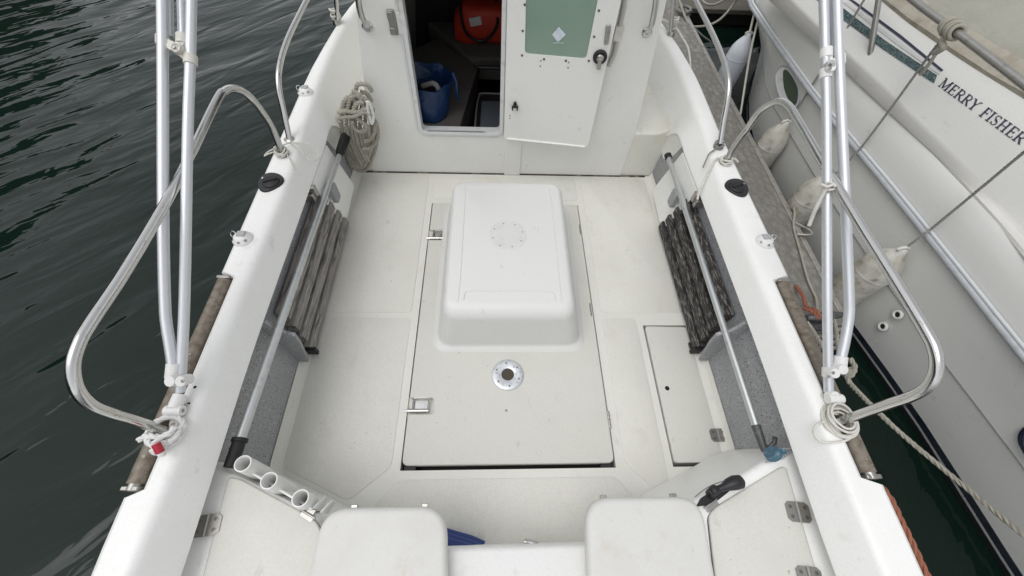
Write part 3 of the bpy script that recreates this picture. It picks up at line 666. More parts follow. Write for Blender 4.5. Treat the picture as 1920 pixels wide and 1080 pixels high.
# ---- deck fittings on the gunwales
for px, py, ry in ((456, 449, 0), (573, 174, 0), (1433, 454, 0)):
    c = PZ(px, py, GZ); c.z = GZ; q = MB()
    q.lathe([(.040, 0), (.040, .007), (.035, .012), (.029, .022), (.022, .028), (.001, .030)], c, (0, 0, 1), 28); f = q.build('mount_socket', 'plastic', boat, smooth=50)
    s = -1 if px < 900 else 1
    q = MB(); q.box(c + V((.004 * -s, .006, .030)), (.034, .028, .010)); q.build('socket_button', mk('grey_button', (.40, .41, .42), .5), f, bevel=.003)
    q = MB(); q.tube(cr([c + V((s * (.034 + .012 * math.cos(a)), .012 + .006 * math.sin(a), .020 + .011 * math.sin(a))) for a in [k * .6283 for k in range(10)]], 3, True), .0022, 6, ring=True); q.build('pull_ring', 'steel', f)
    q = MB()
    for a in (3.6, 4.7, 5.6): screw(q, c + V((.031 * math.cos(a), .031 * math.sin(a), .0175)), .006, (math.cos(a), math.sin(a), 1.0), .002)
    q.build('socket_slots', 'hinge', f)
for px, py, s in ((508, 343, -1), (1381, 353, 1)):
    c = PZ(px, py, GZ); c.z = GZ; pts = []
    for k in range(28):
        a = 2 * math.pi * k / 28; rx = .056; ryy = .072
        pts.append(V((c.x + rx * math.cos(a) * (1 + .16 * math.sin(a)), c.y + ryy * math.sin(a) * (.86 + .14 * math.cos(a) * s), GZ)))
    q = MB(); q.loft(lip_slab(pts, GZ - .001, GZ + .010, .006, 3)); f = q.build('drain_cap', 'black', boat, smooth=50)
    q = MB(); q.lathe([(.038, 0), (.038, .004), (.030, .010), (.001, .012)], c + V((-s * .006, -.004, .0098)), (0, 0, 1), 24); q.bar(c + V((-s * .006 - .028, -.014, .022)), c + V((-s * .006 + .028, .010, .022)), .014, .010); q.build('cap_knob', 'rubber', f, smooth=40)
    q = MB(); screw(q, c + V((-s * -.040, .022, .0098)), .005); q.build('cap_screw', 'steel', f)
q = MB()
for px, py in ((366, 726), (354, 757)): screw(q, V((PZ(px, py, GZ).x, PZ(px, py, GZ).y, GZ + .0008)), .005, h=.001)
q.build('screw_hole', 'dark', boat)

# ---- folded awning frames: socket, tubes, slide clamps
def awning(side):
    L = side < 0
    bpx, bpy_ = (337, 774) if L else (1555, 752)
    b0 = PZ(bpx, bpy_, GZ); b0.z = GZ; dep = (b0 - EYE).dot(FWD)
    P = lambda px, py, o=0: PD(px, py, dep + o)
    fr = root('awning_frame', ('folded awning poles of pale aluminium standing on the water-side gunwale, left' if L else 'folded awning poles of pale aluminium on the right gunwale, against the neighbouring boat'), 'awning frame', b0, 'folded awning frames on the gunwales')
    q = MB()
    if L: ps = [(338, 735), (340, 690), (346, 560), (352, 250), (357, 100), (361, -120)]
    else: ps = [(1554, 735), (1553, 690), (1551, 560), (1550, 250), (1547, 100), (1541, -120)]
    q.tube(cr([P(*p) for p in ps], 4), .0152, 16); q.build('pole', 'alu', fr, smooth=60)
    q = MB()
    if L: ps = [(325, 692), (319, 650), (312, 606), (309, 560), (306, 420), (305, 85), (302, -120)]
    else: ps = [(1577, 672), (1586, 630), (1592, 590), (1592, 555), (1586, 400), (1573, 110), (1566, -120)]
    q.tube(cr([P(p[0], p[1], -.012) for p in ps], 4), .0158, 16); q.build('pole', 'alu', fr, smooth=60)
    # second pair from the upper clamps
    q = MB(); off = .035
    if L: a, b_ = [(318, 70), (314, -120)], [(343, 80), (337, -120)]
    else: a, b_ = [(1549, 100), (1548, -120)], [(1562, 100), (1551, -120)]
    q.tube([P(p[0], p[1], off) for p in a], .0125, 14); q.build('pole', 'alu', fr, smooth=60)
    q = MB(); q.tube([P(p[0], p[1], off) for p in b_], .0140, 14); q.build('pole', 'alu', fr, smooth=60)
    # lower slide clamp and cap
    q = MB()
    if L: c1, c2, cap0, cap1 = (339, 713), (324, 712), (323, 705), (326, 681)
    else: c1, c2, cap0, cap1 = (1554, 698), (1573, 690), (1574, 690), (1577, 668)
    ax = -DOWN
    q.tube([P(c1[0], c1[1] + 9), P(c1[0], c1[1] - 9)], .0205, 16)
    q.tube([P(cap0[0], cap0[1] + 4, -.012), P(cap1[0], cap1[1], -.012)], .0205, 16)
    q.lathe([(.017, -.012), (.017, .028)], P(c1[0] + (4 if L else 8), c1[1] + 1, -.03), FWD, 16); q.lathe([(.017, -.012), (.017, .028)], P(c2[0] - (1 if L else -4), c2[1] + 2, -.03), FWD, 16)
    q.bar(P(c1[0], c1[1], -.01), P(c2[0], c2[1] + 2, -.01), .030, .016, FWD)
    cl = q.build('slide_clamp', 'plastic', fr, smooth=40, bevel=.002)
    q = MB(); screw(q, P(c1[0] + (4 if L else 8), c1[1] + 1, -.0425), .006, -FWD, .002); screw(q, P(c1[0] + (2 if L else -1), c1[1] + 8, -.024), .005, -FWD, .002); q.build('clamp_screw', 'hinge', cl)
    # upper clamps
    q = MB()
    if L: u = [(305, 77, 325, 88), (343, 74, 334, 90), (357, 112, 334, 92)]
    else: u = [(1573, 113, 1556, 122), (1549, 100, 1556, 122), (1548, 138, 1556, 128)]
    for (ax_, ay_, bx_, by_) in u:
        q.tube([P(ax_, ay_ + 9, .0), P(ax_, ay_ - 9, .0)], .0195, 16); q.bar(P(ax_, ay_, -.005), P(bx_, by_, -.01), .028, .012, FWD); q.lathe([(.015, -.01), (.015, .024)], P(bx_, by_, -.02), FWD, 14)
    cl = q.build('joint_clamp', 'oldplastic' if L else 'plastic', fr, smooth=40, bevel=.002)
    q = MB()
    for (ax_, ay_, bx_, by_) in u: screw(q, P(bx_, by_, -.032), .006, -FWD, .002)
    q.build('clamp_screw', 'hinge', cl)
    # deck socket
    q = MB(); top = P(338 if L else 1554, 741)
    q.tube([b0 + V((0, .004, .03)), top], .0205, 16); q.lathe([(.016, -.026), (.016, .026)], b0 + V((0, 0, .026)), (1, 0, 0), 16)
    q.build('swivel_socket', 'plastic', fr, smooth=40)
    q = MB(); q.prism(rounded([b0 + V((-.028, .028, .0005)), b0 + V((.028, .028, .0005)), b0 + V((.012, -.050, .0005)), b0 + V((-.012, -.050, .0005))], .014, 4), (0, 0, .006)); q.build('socket_base', 'oldplastic', fr, bevel=.002)
    q = MB(); screw(q, b0 + V((.026 , 0, .026)), .006, (1, 0, 0), .003); screw(q, b0 + V((0, -.038, .0065)), .005); q.build('socket_screw', 'hinge', fr)
awning(-1); awning(1)

# ---- corner lockers at the stern
LZ = .42
def corner_locker(top_front, back, lidpix, lidr, drop):
    tp = [PZ(*p, LZ) for p in top_front]; c = sum(tp, V()) / len(tp)
    q = MB(); pts = tp + back
    bot = []
    for p in pts:
        d = V((0, 0, 0))
        if p in tp: d = drop
        bot.append(V((p.x + d.x, p.y + d.y, .0)))
    q.loft([bot, [V((p.x, p.y, LZ)) for p in pts]]); lk = q.build('corner_locker', 'gel', boat, smooth=20, bevel=.014, seg=3)
    lp = [PZ(*p, LZ + .006) for p in lidpix]
    q = MB(); q.prism([V((p.x, p.y, LZ - .0)) for p in rounded([V((p.x + (c - p).x * -.022, p.y + (c - p).y * -.022, LZ)) for p in lp], lidr, 5)], (0, 0, .0012)); q.build('lid_gap', 'groove', lk, smooth=0)  # dark plate painting the shaded gap round the lid
    q = MB(); q.loft(lip_slab(rounded(lp, lidr, 5), LZ + .0012, LZ + .009, .006, 3)); l_ = q.build('locker_top', 'lid', lk, smooth=50)
    return lk
lkL = corner_locker([(395, 862), (428, 884), (520, 930), (596, 968)], [V((-.50, -.4, LZ)), V((-1.04, -.4, LZ)), V((-1.045, .26, LZ))], [(428, 893), (452, 899), (588, 972), (602, 992), (592, 1180), (355, 1180)], [.02, .02, .05, .05, .02, .02], V((.015, .035, 0)))
lkR = corner_locker([(1500, 836), (1458, 850), (1380, 898), (1296, 944)], [V((.60, -.4, LZ)), V((1.185, -.4, LZ)), V((1.19, .28, LZ))], [(1474, 875), (1462, 876), (1342, 950), (1328, 966), (1352, 1180), (1562, 1180)], [.02, .02, .05, .05, .02, .02], V((-.035, .065, 0)))
c = PZ(388, 985, LZ + .009); hinge(c, (1, .1, 0), 0, (0, 0, 1), .085, .062, boat)
c = PZ(1496, 960, LZ + .009); hinge(c, (1, -.1, 0), 0, (0, 0, 1), .080, .062, boat)
c = PZ(1518, 1084, LZ + .009); hinge(c, (1, -.1, 0), 0, (0, 0, 1), .080, .062, boat)
for px, py, ang in ((576, 969, -27), (1334, 949, 28)):
    c = PZ(px, py, LZ + .004); m_ = Matrix.Rotation(R(ang), 3, 'Z'); q = MB()
    q.box(c, (.050, .018, .012), m_); q.tube([c + m_ @ V((-.03, .008, .006)), c + m_ @ V((.03, .008, .006))], .004, 8); q.box(c + m_ @ V((0, .016, -.002)), (.030, .022, .008), m_); q.build('draw_latch', 'steel_dull', boat, bevel=.002)

# ---- rod holder with three tubes on the left locker's front
q = MB(); mouths = [PZ(455, 869, .50), PZ(504, 901, .50), PZ(563, 934, .50)]
rh = None
for i, c in enumerate(mouths):
    m2 = MB(); r = .0262
    m2.lathe([(r - .003, -.19), (r, -.19), (r, .0), (r - .0035, .001), (r - .0045, -.002), (r - .0045, -.18), (.001, -.18)], c, (.06, .05, 1), 28, caps=False)
    if rh is None:
        a, b_ = mouths[0], mouths[2]; d = (b_ - a); d.z = 0; d.normalize(); nrm = V((d.y, -d.x, 0))
        q.prism([a + V((0, 0, -.06)) - d * .02 + nrm * .012, b_ + V((0, 0, -.06)) + d * .03 + nrm * .012, b_ + V((0, 0, -.16)) + d * .03 + nrm * .012, a + V((0, 0, -.16)) - d * .02 + nrm * .012], nrm * .008)
        for s_ in (.035, .065): q.prism([b_ + d * s_ + V((0, 0, -.04)) + nrm * .01, b_ + d * s_ + V((0, 0, -.11)) + nrm * .01, b_ + d * s_ + V((0, 0, -.11)) - nrm * .030, b_ + d * s_ + V((0, 0, -.075)) - nrm * .035], d * .006)
        rh = q.build('rod_holder', 'plastic', boat, bevel=.003)
    m2.build('rod_tube', 'plastic', rh, smooth=50)

# ---- stern seats
SZ = .47
def seat(pix, rr, label):
    pts = [PZ(*p, SZ) for p in pix]; q = MB(); q.loft(lip_slab(rounded(pts, rr, 8), SZ - .045, SZ, .020, 6)); s = q.build('stern_seat', 'seat', boat, smooth=60)
    return s
seat([(604, 952), (836, 948), (840, 1240), (540, 1240)], [.085, .085, .02, .02], '')
seat([(1098, 932), (1316, 930), (1372, 1240), (1110, 1240)], [.085, .085, .02, .02], '')
q = MB(); y = PZ(960, 1022, .40).y
q.loft([[V((-.62, y, 0)), V((-.62, y - .006, .385)), V((-.62, y - .02, .40)), V((-.62, -.6, .405)), V((-.62, -.6, 0))], [V((.76, y + .006, 0)), V((.76, y, .385)), V((.76, y - .014, .40)), V((.76, -.6, .405)), V((.76, -.6, 0))]]); q.build('stern_bench', 'gel', boat, smooth=60)
q = MB()
for px, py in ((665, 951), (797, 949), (1131, 933), (1262, 930)):
    q = MB(); q.box(PZ(px, py, SZ - .03), (.022, .016, .014)); q.build('seat_clip', 'steel_dull', boat, bevel=.002)

# ---- black paddle-shaped handle and its bracket on the right locker face
fa, fb = PZ(1303, 950, .33), PZ(1466, 856, .33); fd = (fb - fa).normalized(); fn = V((-fd.y, fd.x, .25)).normalized()
if fn.y < 0: fn = -fn
def FP(px, py, o): return PP(px, py, PZ(1350, 925, .34) + fn * o, fn)
q = MB()
q.prism(rounded([PZ(1306, 950, .428), PZ(1316, 934, .428), PZ(1345, 916, .428), PZ(1378, 898, .428), PZ(1390, 902, .428), PZ(1362, 926, .428), PZ(1336, 946, .428)], .004, 3), (0, 0, -.03)); hb = q.build('handle_base_plate', 'rubber', boat, bevel=.003)
q = MB(); q.tube([PZ(1330, 924, .45), PZ(1356, 914, .46), PZ(1366, 909, .46), PZ(1378, 905, .465), PZ(1389, 903, .465), PZ(1393, 902, .465)], [.012, .012, .020, .024, .022, .012], 14); q.lathe([(.016, -.02), (.016, .02), (.012, .026)], PZ(1336, 922, .445), (.1, .3, 1), 14); q.build('locking_handle', 'black', boat, smooth=60)
q = MB(); q.tube(cr([PZ(1288, 952, .38), PZ(1305, 930, .38), PZ(1330, 912, .38), PZ(1356, 902, .38), PZ(1376, 899, .42)], 6), .0018, 6); q.build('handle_cable', 'hinge', boat)
# ---- blue filler cap on its plate at the corner of the right locker
q = MB(); q.prism(rounded([PZ(1433, 869, LZ + .004), PZ(1444, 858, LZ + .004), PZ(1488, 838, LZ + .004), PZ(1490, 844, LZ + .004), PZ(1466, 862, LZ + .004)], .008, 3), (0, 0, .006)); fp = q.build('filler_plate', 'flange', boat, bevel=.002)
q = MB(); c = PZ(1449, 851, LZ + .03); q.lathe([(.026, -.013), (.029, -.010), (.029, .008), (.025, .012), (.001, .013)], c, (-.75, .75, .55), 14); q.box(PZ(1464, 847, LZ + .02), (.026, .018, .026)); q.build('filler_cap', 'bluecap', boat, smooth=20, bevel=.001)

# ================================================================== THINGS LYING IN THE BOAT
# aluminium poles stowed along both sides
pole = root('boat_pole', 'aluminium pole with black ribbed grip, stowed along the left side by the rod holders', 'pole', (-.9, 1, .38), 'aluminium poles stowed along the cockpit sides')
a, b_ = PX(450, 824, -.905), PX(637, 288, -.905)
q = MB(); q.tube([a, a + (b_ - a) * .5, b_], [.0185, .0165, .0155], 16); q.build('tube', 'alu_pole', pole, smooth=60)
q = MB(); e = PX(432, 876, -.905); q.tube([a + (b_ - a) * .002, a + (e - a) * .02, a + (e - a) * .10, a + (e - a) * .12, e], [.027, .027, .027, .0225, .0225], 16); q.build('grip', 'rubber', pole, smooth=40)
q = MB(); d = (b_ - a).normalized(); q.tube([b_ - d * .02, b_ + d * .02, b_ + d * .16], [.018, .026, .030], 14); q.build('pole_tip', 'rubber', pole, smooth=40)
pole = root('boat_pole', 'aluminium pole with dark tapered end, stowed along the right side beside the blue cap', 'pole', (1.05, 1, .37), 'aluminium poles stowed along the cockpit sides')
a, b_ = PX(1418, 800, 1.05), PX(1254, 297, 1.05)
q = MB(); q.tube([a, b_], .0155, 16); q.build('tube', 'alu_pole', pole, smooth=60)
q = MB(); e = PX(1434, 846, 1.05); f_ = PX(1440, 850, 1.05); q.tube([a + (b_ - a) * .003, a, a + (e - a) * .5, e], [.0185, .0185, .016, .013], 14); q.tube([e, PX(1444, 838, 1.07), PX(1452, 830, 1.09), PX(1453, 820, 1.09)], .009, 10); q.build('hook_end', 'iron', pole, smooth=60)
q = MB(); q.tube([b_, b_ + (b_ - a).normalized() * .03], .021, 14); q.build('pole_tip', 'rubber', pole)

# slatted duckboards standing against the sides
def slats(side, mat, label):
    fx = lambda x: CX + side * x
    r_ = root('slatted_board', label, 'slatted board', (fx(1.0), 1.25, 0), 'slatted wooden boards stowed along the cockpit sides')
    n = 4; y0, y1 = .835, 1.690
    for k in range(n):
        z = .055 + k * .094; x = 1.004 + .004 * k; ya = y0 + .010 * k; yb = y1 - .028 * k
        q = MB(); rows = []
        for i in range(16):
            t = i / 15; y = ya + (yb - ya) * t; j = (random.random() - .5) * .0022
            w_, h_ = .024, .0320
            rows.append([V((fx(x - w_ + dx * w_ * .2 + j), y, z + s * h_ * f)) for dx, s, f in ((0, -1, .72), (0, 1, .72))] + [V((fx(x - w_ * .6), y, z + h_ + j)), V((fx(x + w_), y, z + h_)), V((fx(x + w_), y, z - h_)), V((fx(x - w_ * .6), y, z - h_ + j))])
        q.loft(rows); q.build('slat', mat, r_, smooth=30)
    q = MB()
    for y in (.93, 1.30, 1.62): q.box((fx(1.022), y, .20), (.014, .04, .33))
    q.build('batten', 'woodblack', r_)
    if True:
        q = MB(); q.box((fx(.990), y0 - .006, .045), (.05, .020, .055)); q.build('end_block', 'rubber', r_, bevel=.004)
slats(-1, 'wood', 'grey weathered wooden slatted board leaning along the left cockpit side')
slats(1, 'woodblack', 'blackened wooden slatted board with peeling varnish leaning along the right cockpit side')

# hank of thick rope in the corner by the bulkhead
def hank():
    q = MB(); r = .0130
    def W(px, py, o): return PY(px, py, 2.145 - o)
    strands = [
        (((704, 238), (706, 262), (702, 284), (694, 304), (684, 319), (670, 319), (658, 308), (650, 292)), .02),
        (((652, 276), (660, 292), (668, 306), (678, 314), (686, 304), (690, 290)), .035),
        (((668, 168), (669, 160), (677, 157), (690, 160), (698, 172)), .03), (((676, 172), (688, 176), (697, 190)), .02),
        (((652, 184), (642, 200), (640, 225), (641, 248), (650, 268), (661, 286), (673, 303)), .05),
        (((659, 178), (651, 196), (649, 225), (652, 250), (661, 274), (669, 292), (678, 311)), .058),
        (((666, 181), (659, 200), (658, 226), (661, 254), (669, 279), (678, 297)), .052),
        (((673, 183), (667, 205), (666, 232), (669, 259), (676, 281), (686, 301)), .060),
        (((681, 187), (676, 214), (675, 240), (678, 264), (684, 286), (691, 303)), .054),
        (((687, 192), (685, 216), (685, 244), (689, 270), (694, 288)), .048),
        (((692, 200), (696, 224), (698, 250), (697, 270)), .03),
        (((641, 207), (646, 189), (656, 181), (664, 187), (666, 203)), .078), (((651, 206), (656, 187), (667, 178), (678, 188), (682, 204)), .082),
        (((660, 172), (674, 178), (688, 191), (697, 206)), .078), (((662, 208), (666, 198), (674, 191), (682, 192)), .09),
        (((634, 212), (646, 208), (660, 210), (676, 208), (690, 203), (702, 206)), .10), (((634, 222), (648, 219), (664, 218), (680, 211), (700, 213)), .105),
        (((660, 226), (662, 238), (672, 246), (684, 245), (687, 236), (678, 228)), .10), (((668, 221), (680, 230), (692, 240)), .098),
        (((684, 265), (696, 259), (703, 245), (704, 228)), .085), (((680, 279), (694, 277), (706, 264), (708, 244), (702, 224)), .07)]
    for pts, o in strands: laid(q, [W(a, b_, o) for a, b_ in pts], r, pitch=.06, n=6, k=8, fat=.50)
    o = q.build('rope_hank', 'rope', None, smooth=60); tag(o, 'coiled hank of thick grey rope heaped in the corner beside the cabin bulkhead', 'rope')
    q = MB(); laid(q, [W(a, b_, .108) for a, b_ in ((688, 190), (690, 206), (694, 222), (697, 232), (700, 222), (697, 204), (691, 190))], .0085, n=5); q.build('pale_bight', 'ropew', o)
hank()

# blue hose and bright tool tip behind the stern bench
q = MB(); laid_p = [PZ(830, 1004, .10), PZ(856, 1012, .10), PZ(880, 1019, .10), PZ(905, 1030, .10)]
for o_ in (0, .035, .07): q.tube(cr([p + V((.01 * o_, o_ * .4 - .02, -o_)) for p in laid_p], 8), .021, 12)
tag(q.build('blue_hose', 'bluehose', None, smooth=60), 'blue hose coil showing behind the stern bench between the two seats', 'hose')
q = MB(); a = PZ(982, 1016, .12); q.tube(cr([a, PZ(992, 1017, .12), PZ(1004, 1021, .12), PZ(1020, 1030, .10)], 4), [.010, .012, .012, .012, .012, .012, .012, .012, .012, .011, .01, .009, .008], 10)
tag(q.build('steel_spoon', 'steel', None, smooth=60), 'bright steel tool end poking up behind the stern bench', 'tool')

# things inside the cabin
def bag():
    r_ = root('blue_bag', 'open blue plastic bag standing on the berth just inside the cabin door', 'bag', PZ(810, 240, .32))
    q = MB(); rnd = random.Random(3); secs = []
    c = PZ(806, 232, .32); c = V((c.x - .01, BY + .185, .32)); H_ = .24
    for j in range(9):
        t = j / 8; z = .325 + H_ * t; rx = .115 + .055 * t; ry = .085 + .045 * t
        secs.append([V((c.x + rx * math.cos(a) * (1 + .05 * math.sin(5 * a + j)), c.y + .03 * t + ry * math.sin(a) * (1 + .05 * math.sin(4 * a + j * .7)), z + (.02 * math.sin(a) * t) + .008 * math.sin(7 * a))) for a in [2 * math.pi * k / 28 for k in range(28)]])
    top = secs[-1]; cc = sum(top, V()) / 28
    for f, dz in ((.96, .0), (.9, -.05), (.82, -.12)): secs.append([cc + (p - cc) * f + V((0, 0, dz)) for p in top])
    q.loft(secs); q.build('bag_body', 'blueply', r_, smooth=70)
    q = MB(); q.lathe([(.10, 0), (.09, .02), (.04, .035), (.001, .04)], cc + V((-.01, .0, -.115)), (0, 0, 1), 20); q.build('bag_contents', 'black', r_)
    q = MB(); s0 = top[1]; q.tube(cr([s0, s0 + V((.02, -.02, -.05)), s0 + V((.02, -.03, -.10)), s0 + V((.025, -.02, -.16))], 6), .012, 8); q.build('bag_strap', 'blueply', r_)
    q = MB(); q.tube(cr([cc + V((-.02, .0, -.06)), cc + V((.05, -.02, -.03)), cc + V((.08, -.04, -.05)), cc + V((.085, -.05, -.10))], 6), .016, 10); q.build('pale_cloth', 'cordg', r_)
bag()
def lifebag():
    c = PZ(920, 89, .345); c = V((c.x - .05, c.y + .14, .345))
    r_ = root('orange_bag', 'bright orange bag with black carrying strap on the berth inside the cabin', 'bag', c)
    q = MB(); secs = []
    for j in range(9):
        t = -1 + 2 * j / 8; f = (1 - abs(t) ** 6 * .35); x = c.x + .10 + t * .32
        secs.append([V((x, c.y + .13 * f * math.copysign(abs(math.cos(a)) ** .45, math.cos(a)), c.z + .13 * f + (.125 - .02 * t) * f * math.copysign(abs(math.sin(a)) ** .45, math.sin(a)) + .01 * math.sin(9 * t + a))) for a in [2 * math.pi * k / 20 for k in range(20)]])
    q.loft(secs); q.build('bag_body', 'orangebag', r_, smooth=60)
    q = MB(); f = c.y - .145
    q.tube(cr([V((c.x - .17, c.y, c.z + .262)), V((c.x - .16, f + .01, c.z + .20)), V((c.x - .13, f, c.z + .10)), V((c.x - .04, f - .01, c.z + .05)), V((c.x + .05, f - .01, c.z + .09)), V((c.x + .10, f, c.z + .18)), V((c.x + .09, c.y, c.z + .27))], 6), .011, 8); q.build('strap', 'black', r_)
    q = MB(); q.box((c.x - .06, f + .015, c.z + .175), (.085, .012, .055), Matrix.Rotation(R(-12), 3, 'Y')); q.build('paper_label', 'tag', r_)
lifebag()
def darkbox():
    c = V((.0, BY + .20, -.24))
    r_ = root('plastic_box', 'dark plastic box with grey lid panel standing in the cabin footwell', 'box', c)
    def ft(px, py, z): return PZ(px, py, z)
    tp = rounded([ft(884, 252, .25), ft(990, 256, .25), ft(990, 176, .25), ft(897, 173, .25)], [.03, .03, .03, .06], 4)
    q = MB(); q.loft(lip_slab(tp, -.24, .25, .02, 4)); q.build('box_body', 'black', r_, smooth=50)
    q = MB(); q.loft(lip_slab(rounded([ft(899, 252, .25), ft(975, 255, .25), ft(975, 192, .25), ft(903, 190, .25)], .015, 3), .245, .258, .006, 2)); q.build('lid_panel', mk('box_panel', (.10, .115, .135), .35), r_, smooth=50)
    q = MB(); q.tube(cr([ft(890, 250, .255), ft(894, 200, .255), ft(899, 180, .255), ft(906, 175, .255), ft(980, 178, .255)], 4), .006, 8); q.build('box_rim', mk('box_rim_grey', (.22, .21, .20), .4), r_)
darkbox()

# cords and lashings on the rails
def lash(c, R_, turns, r, z0, dz, mat, mb=None, jit=.15, seed=1, squash=(1, 1)):
    rnd = random.Random(seed); pts = []
    n = int(turns * 12)
    for i in range(n + 1):
        a = 2 * math.pi * i / 12; rr = R_ * (1 + jit * math.sin(a * .37 + seed) + rnd.uniform(-.05, .05))
        pts.append(V((c.x + rr * math.cos(a) * squash[0], c.y + rr * math.sin(a) * squash[1], z0 + dz * i / n + .004 * math.sin(a * 2.3))))
    return pts
cf = PX(530, 290, XL)
q = MB(); q.tube(cr(lash(cf, .028, 4.5, .003, GZ + .004, .030, 'cord', seed=2), 3), .0036, 6)
q.tube(cr([PZ(512, 285, GZ + .01), PZ(500, 290, GZ + .004), PZ(496, 292, GZ + .004), PZ(504, 284, GZ + .01), PZ(524, 275, GZ + .02), PZ(545, 268, GZ + .012), PZ(575, 270, GZ), PZ(594, 280, GZ - .02), PZ(598, 292, GZ - .04), PZ(590, 302, GZ - .04), PZ(576, 296, GZ - .02), PZ(562, 280, GZ + .006), PZ(545, 270, GZ + .012)], 6), .0034, 6)
q.tube(cr([PZ(535, 285, GZ + .012), PZ(544, 300, GZ + .006), PZ(552, 318, GZ - .004)], 6), .0036, 6)
tag(q.build('cord', 'cord', None, smooth=60), 'thin white cord tied with a loose loop round the left side rail foot', 'cord')
q = MB(); c = PZ(319, 811, GZ)
laid(q, [V((c.x + .05 * math.cos(a), c.y + .045 * math.sin(a), GZ + .014 + .005 * a * .6)) for a in [k * .5 - 1.2 for k in range(16)]], .0095, n=6, k=6)
laid(q, [PZ(305, 822, GZ + .03), PZ(290, 818, GZ + .035), PZ(272, 818, GZ + .03), PZ(260, 826, GZ + .025)], .0095, n=6)
laid(q, [PZ(328, 800, GZ + .05), PZ(318, 812, GZ + .05), PZ(300, 820, GZ + .05), PZ(290, 832, GZ + .04), PZ(292, 842, GZ + .025), PZ(302, 838, GZ + .03), PZ(312, 828, GZ + .04)], .0095, n=6)
laid(q, [PZ(310, 830, GZ + .035), PZ(296, 836, GZ + .05), PZ(286, 846, GZ + .035), PZ(298, 848, GZ + .02)], .0095, n=6)
o = q.build('mooring_rope', 'ropew', None, smooth=60); tag(o, 'white rope with red taped end knotted round the aft foot of the left rail', 'rope')
q = MB(); q.tube([PZ(292, 832, GZ + .062), PZ(301, 848, GZ + .045)], .0115, 12); q.build('red_end', 'red', o)
q = MB(); q.tube([PZ(301, 848, GZ + .045), PZ(305, 855, GZ + .036)], [.0112, .009], 10); q.build('frayed_tip', 'ropew', o)
q = MB(); c = PZ(1576, 792, GZ)
for k, (rr, zz) in enumerate(((.036, .006), (.043, .013), (.050, .008), (.056, .004), (.047, .022), (.040, .030))):
    q.tube(cr([V((c.x - .006 + rr * (1 + .06 * math.sin(3 * a + k)) * math.cos(a), c.y + .004 * k - .006 + rr * 1.05 * math.sin(a), GZ + zz + .006 * math.sin(a + k))) for a in [2 * math.pi * j / 14 for j in range(14)]], 4, True), .0042, 7, ring=True)
q.tube(cr([PZ(1545, 790, GZ + .01), PZ(1530, 798, GZ + .004), PZ(1526, 812, GZ + .004), PZ(1536, 826, GZ + .004), PZ(1558, 830, GZ + .004), PZ(1590, 824, GZ + .005), PZ(1603, 806, GZ + .01)], 6), .0042, 7)
tag(q.build('cord_coil', 'cord', None, smooth=60), 'coil of thin white cord wound round the aft foot of the right rail', 'cord')
q = MB(); cf = PX(1362, 300, XR)
q.tube(cr(lash(cf, .026, 3, .004, GZ + .004, .026, 'rope', seed=5), 3), .0055, 6)
laid(q, [PZ(1352, 296, GZ + .015), PZ(1342, 298, GZ + .012), PZ(1335, 310, GZ), PZ(1328, 325, GZ - .03), PZ(1318, 345, GZ - .06), PZ(1310, 362, GZ - .08), PZ(1308, 374, GZ - .10)], .0062, n=5)
q.tube(cr([PZ(1368, 296, GZ + .02), PZ(1378, 298, GZ + .02), PZ(1384, 304, GZ + .01)], 4), .0055, 6)
tag(q.build('lashing', 'cord', None, smooth=60), 'beige lashing round the right side rail foot, its end hanging into the cockpit', 'cord')
q = MB(); cf = PX(1350, 270, XR)
q.tube(cr(lash(cf, .022, 2.5, .004, GZ + .006, .02, 'rope', seed=8), 3), .0042, 6)
q.tube(cr([PZ(1350, 268, GZ + .02), PZ(1340, 280, GZ + .014), PZ(1330, 288, GZ + .01), PZ(1324, 300, GZ - .004), PZ(1318, 314, GZ - .03)], 6), .0042, 6); q.tube(cr([PZ(1352, 266, GZ + .02), PZ(1360, 268, GZ + .016), PZ(1364, 272, GZ + .01)], 4), .0042, 6)
tag(q.build('lashing', 'cordg', None, smooth=60), 'short grey-brown lashing tied at the foot of the right forward rail', 'cord')
for px, py, lab in ((633, 42, 'rope turns round the forward stanchion on the left gunwale'), (1257, 58, 'rope turns round the forward stanchion on the right gunwale')):
    q = MB(); c = PZ(px, py, GZ); q.tube(cr(lash(c, .024, 4, .005, GZ + .015, .07, 'rope', seed=px), 3), .0075, 6)
    s = 1 if px > 900 else -1
    if s > 0: q.tube(cr([c + V((s * .02, -.01, .03)), c + V((s * .05, -.10, .012)), c + V((s * .075, -.22, -.01)), c + V((s * .09, -.34, -.08))], 6), .007, 6)
    if s > 0: q.tube(cr([c + V((-.02, .0, .05)), c + V((-.08, .06, .05)), c + V((-.16, .10, .06))], 4), .009, 6)
    tag(q.build('rope_turns', 'cord', None, smooth=60), lab, 'rope')

# ================================================================== PONTOON, QUAY, NEIGHBOURING BOAT
pon = root('finger_pontoon', 'narrow finger pontoon with brown ribbed deck between the two boats', 'pontoon', (1.7, 3.0, ZW))
q = MB(); pts = [(1.30, 1.00), (2.010, 1.00), (2.010, 5.08), (1.30, 5.08)]
q.prism([V((x, y, -.055)) for x, y in pts], (0, 0, .055)); q.build('deck', 'pontoon', pon, smooth=0)
q = MB(); q.box((2.021, 3.04, -.045), (.018, 4.08, .10)); q.box((2.012, 3.04, .003), (.034, 4.08, .008)); q.box((2.030, 3.04, -.08), (.03, 4.08, .02)); q.build('edge_profile', 'pontoonedge', pon, bevel=.003)
q = MB()
for k in range(4): q.box((1.665, .985 - .018 * k, -.03 - .045 * k), (.73, .022, .028))
q.box((1.665, .99, -.12), (.73, .02, .18)); q.build('end_profile', 'pontoonedge', pon, bevel=.004)
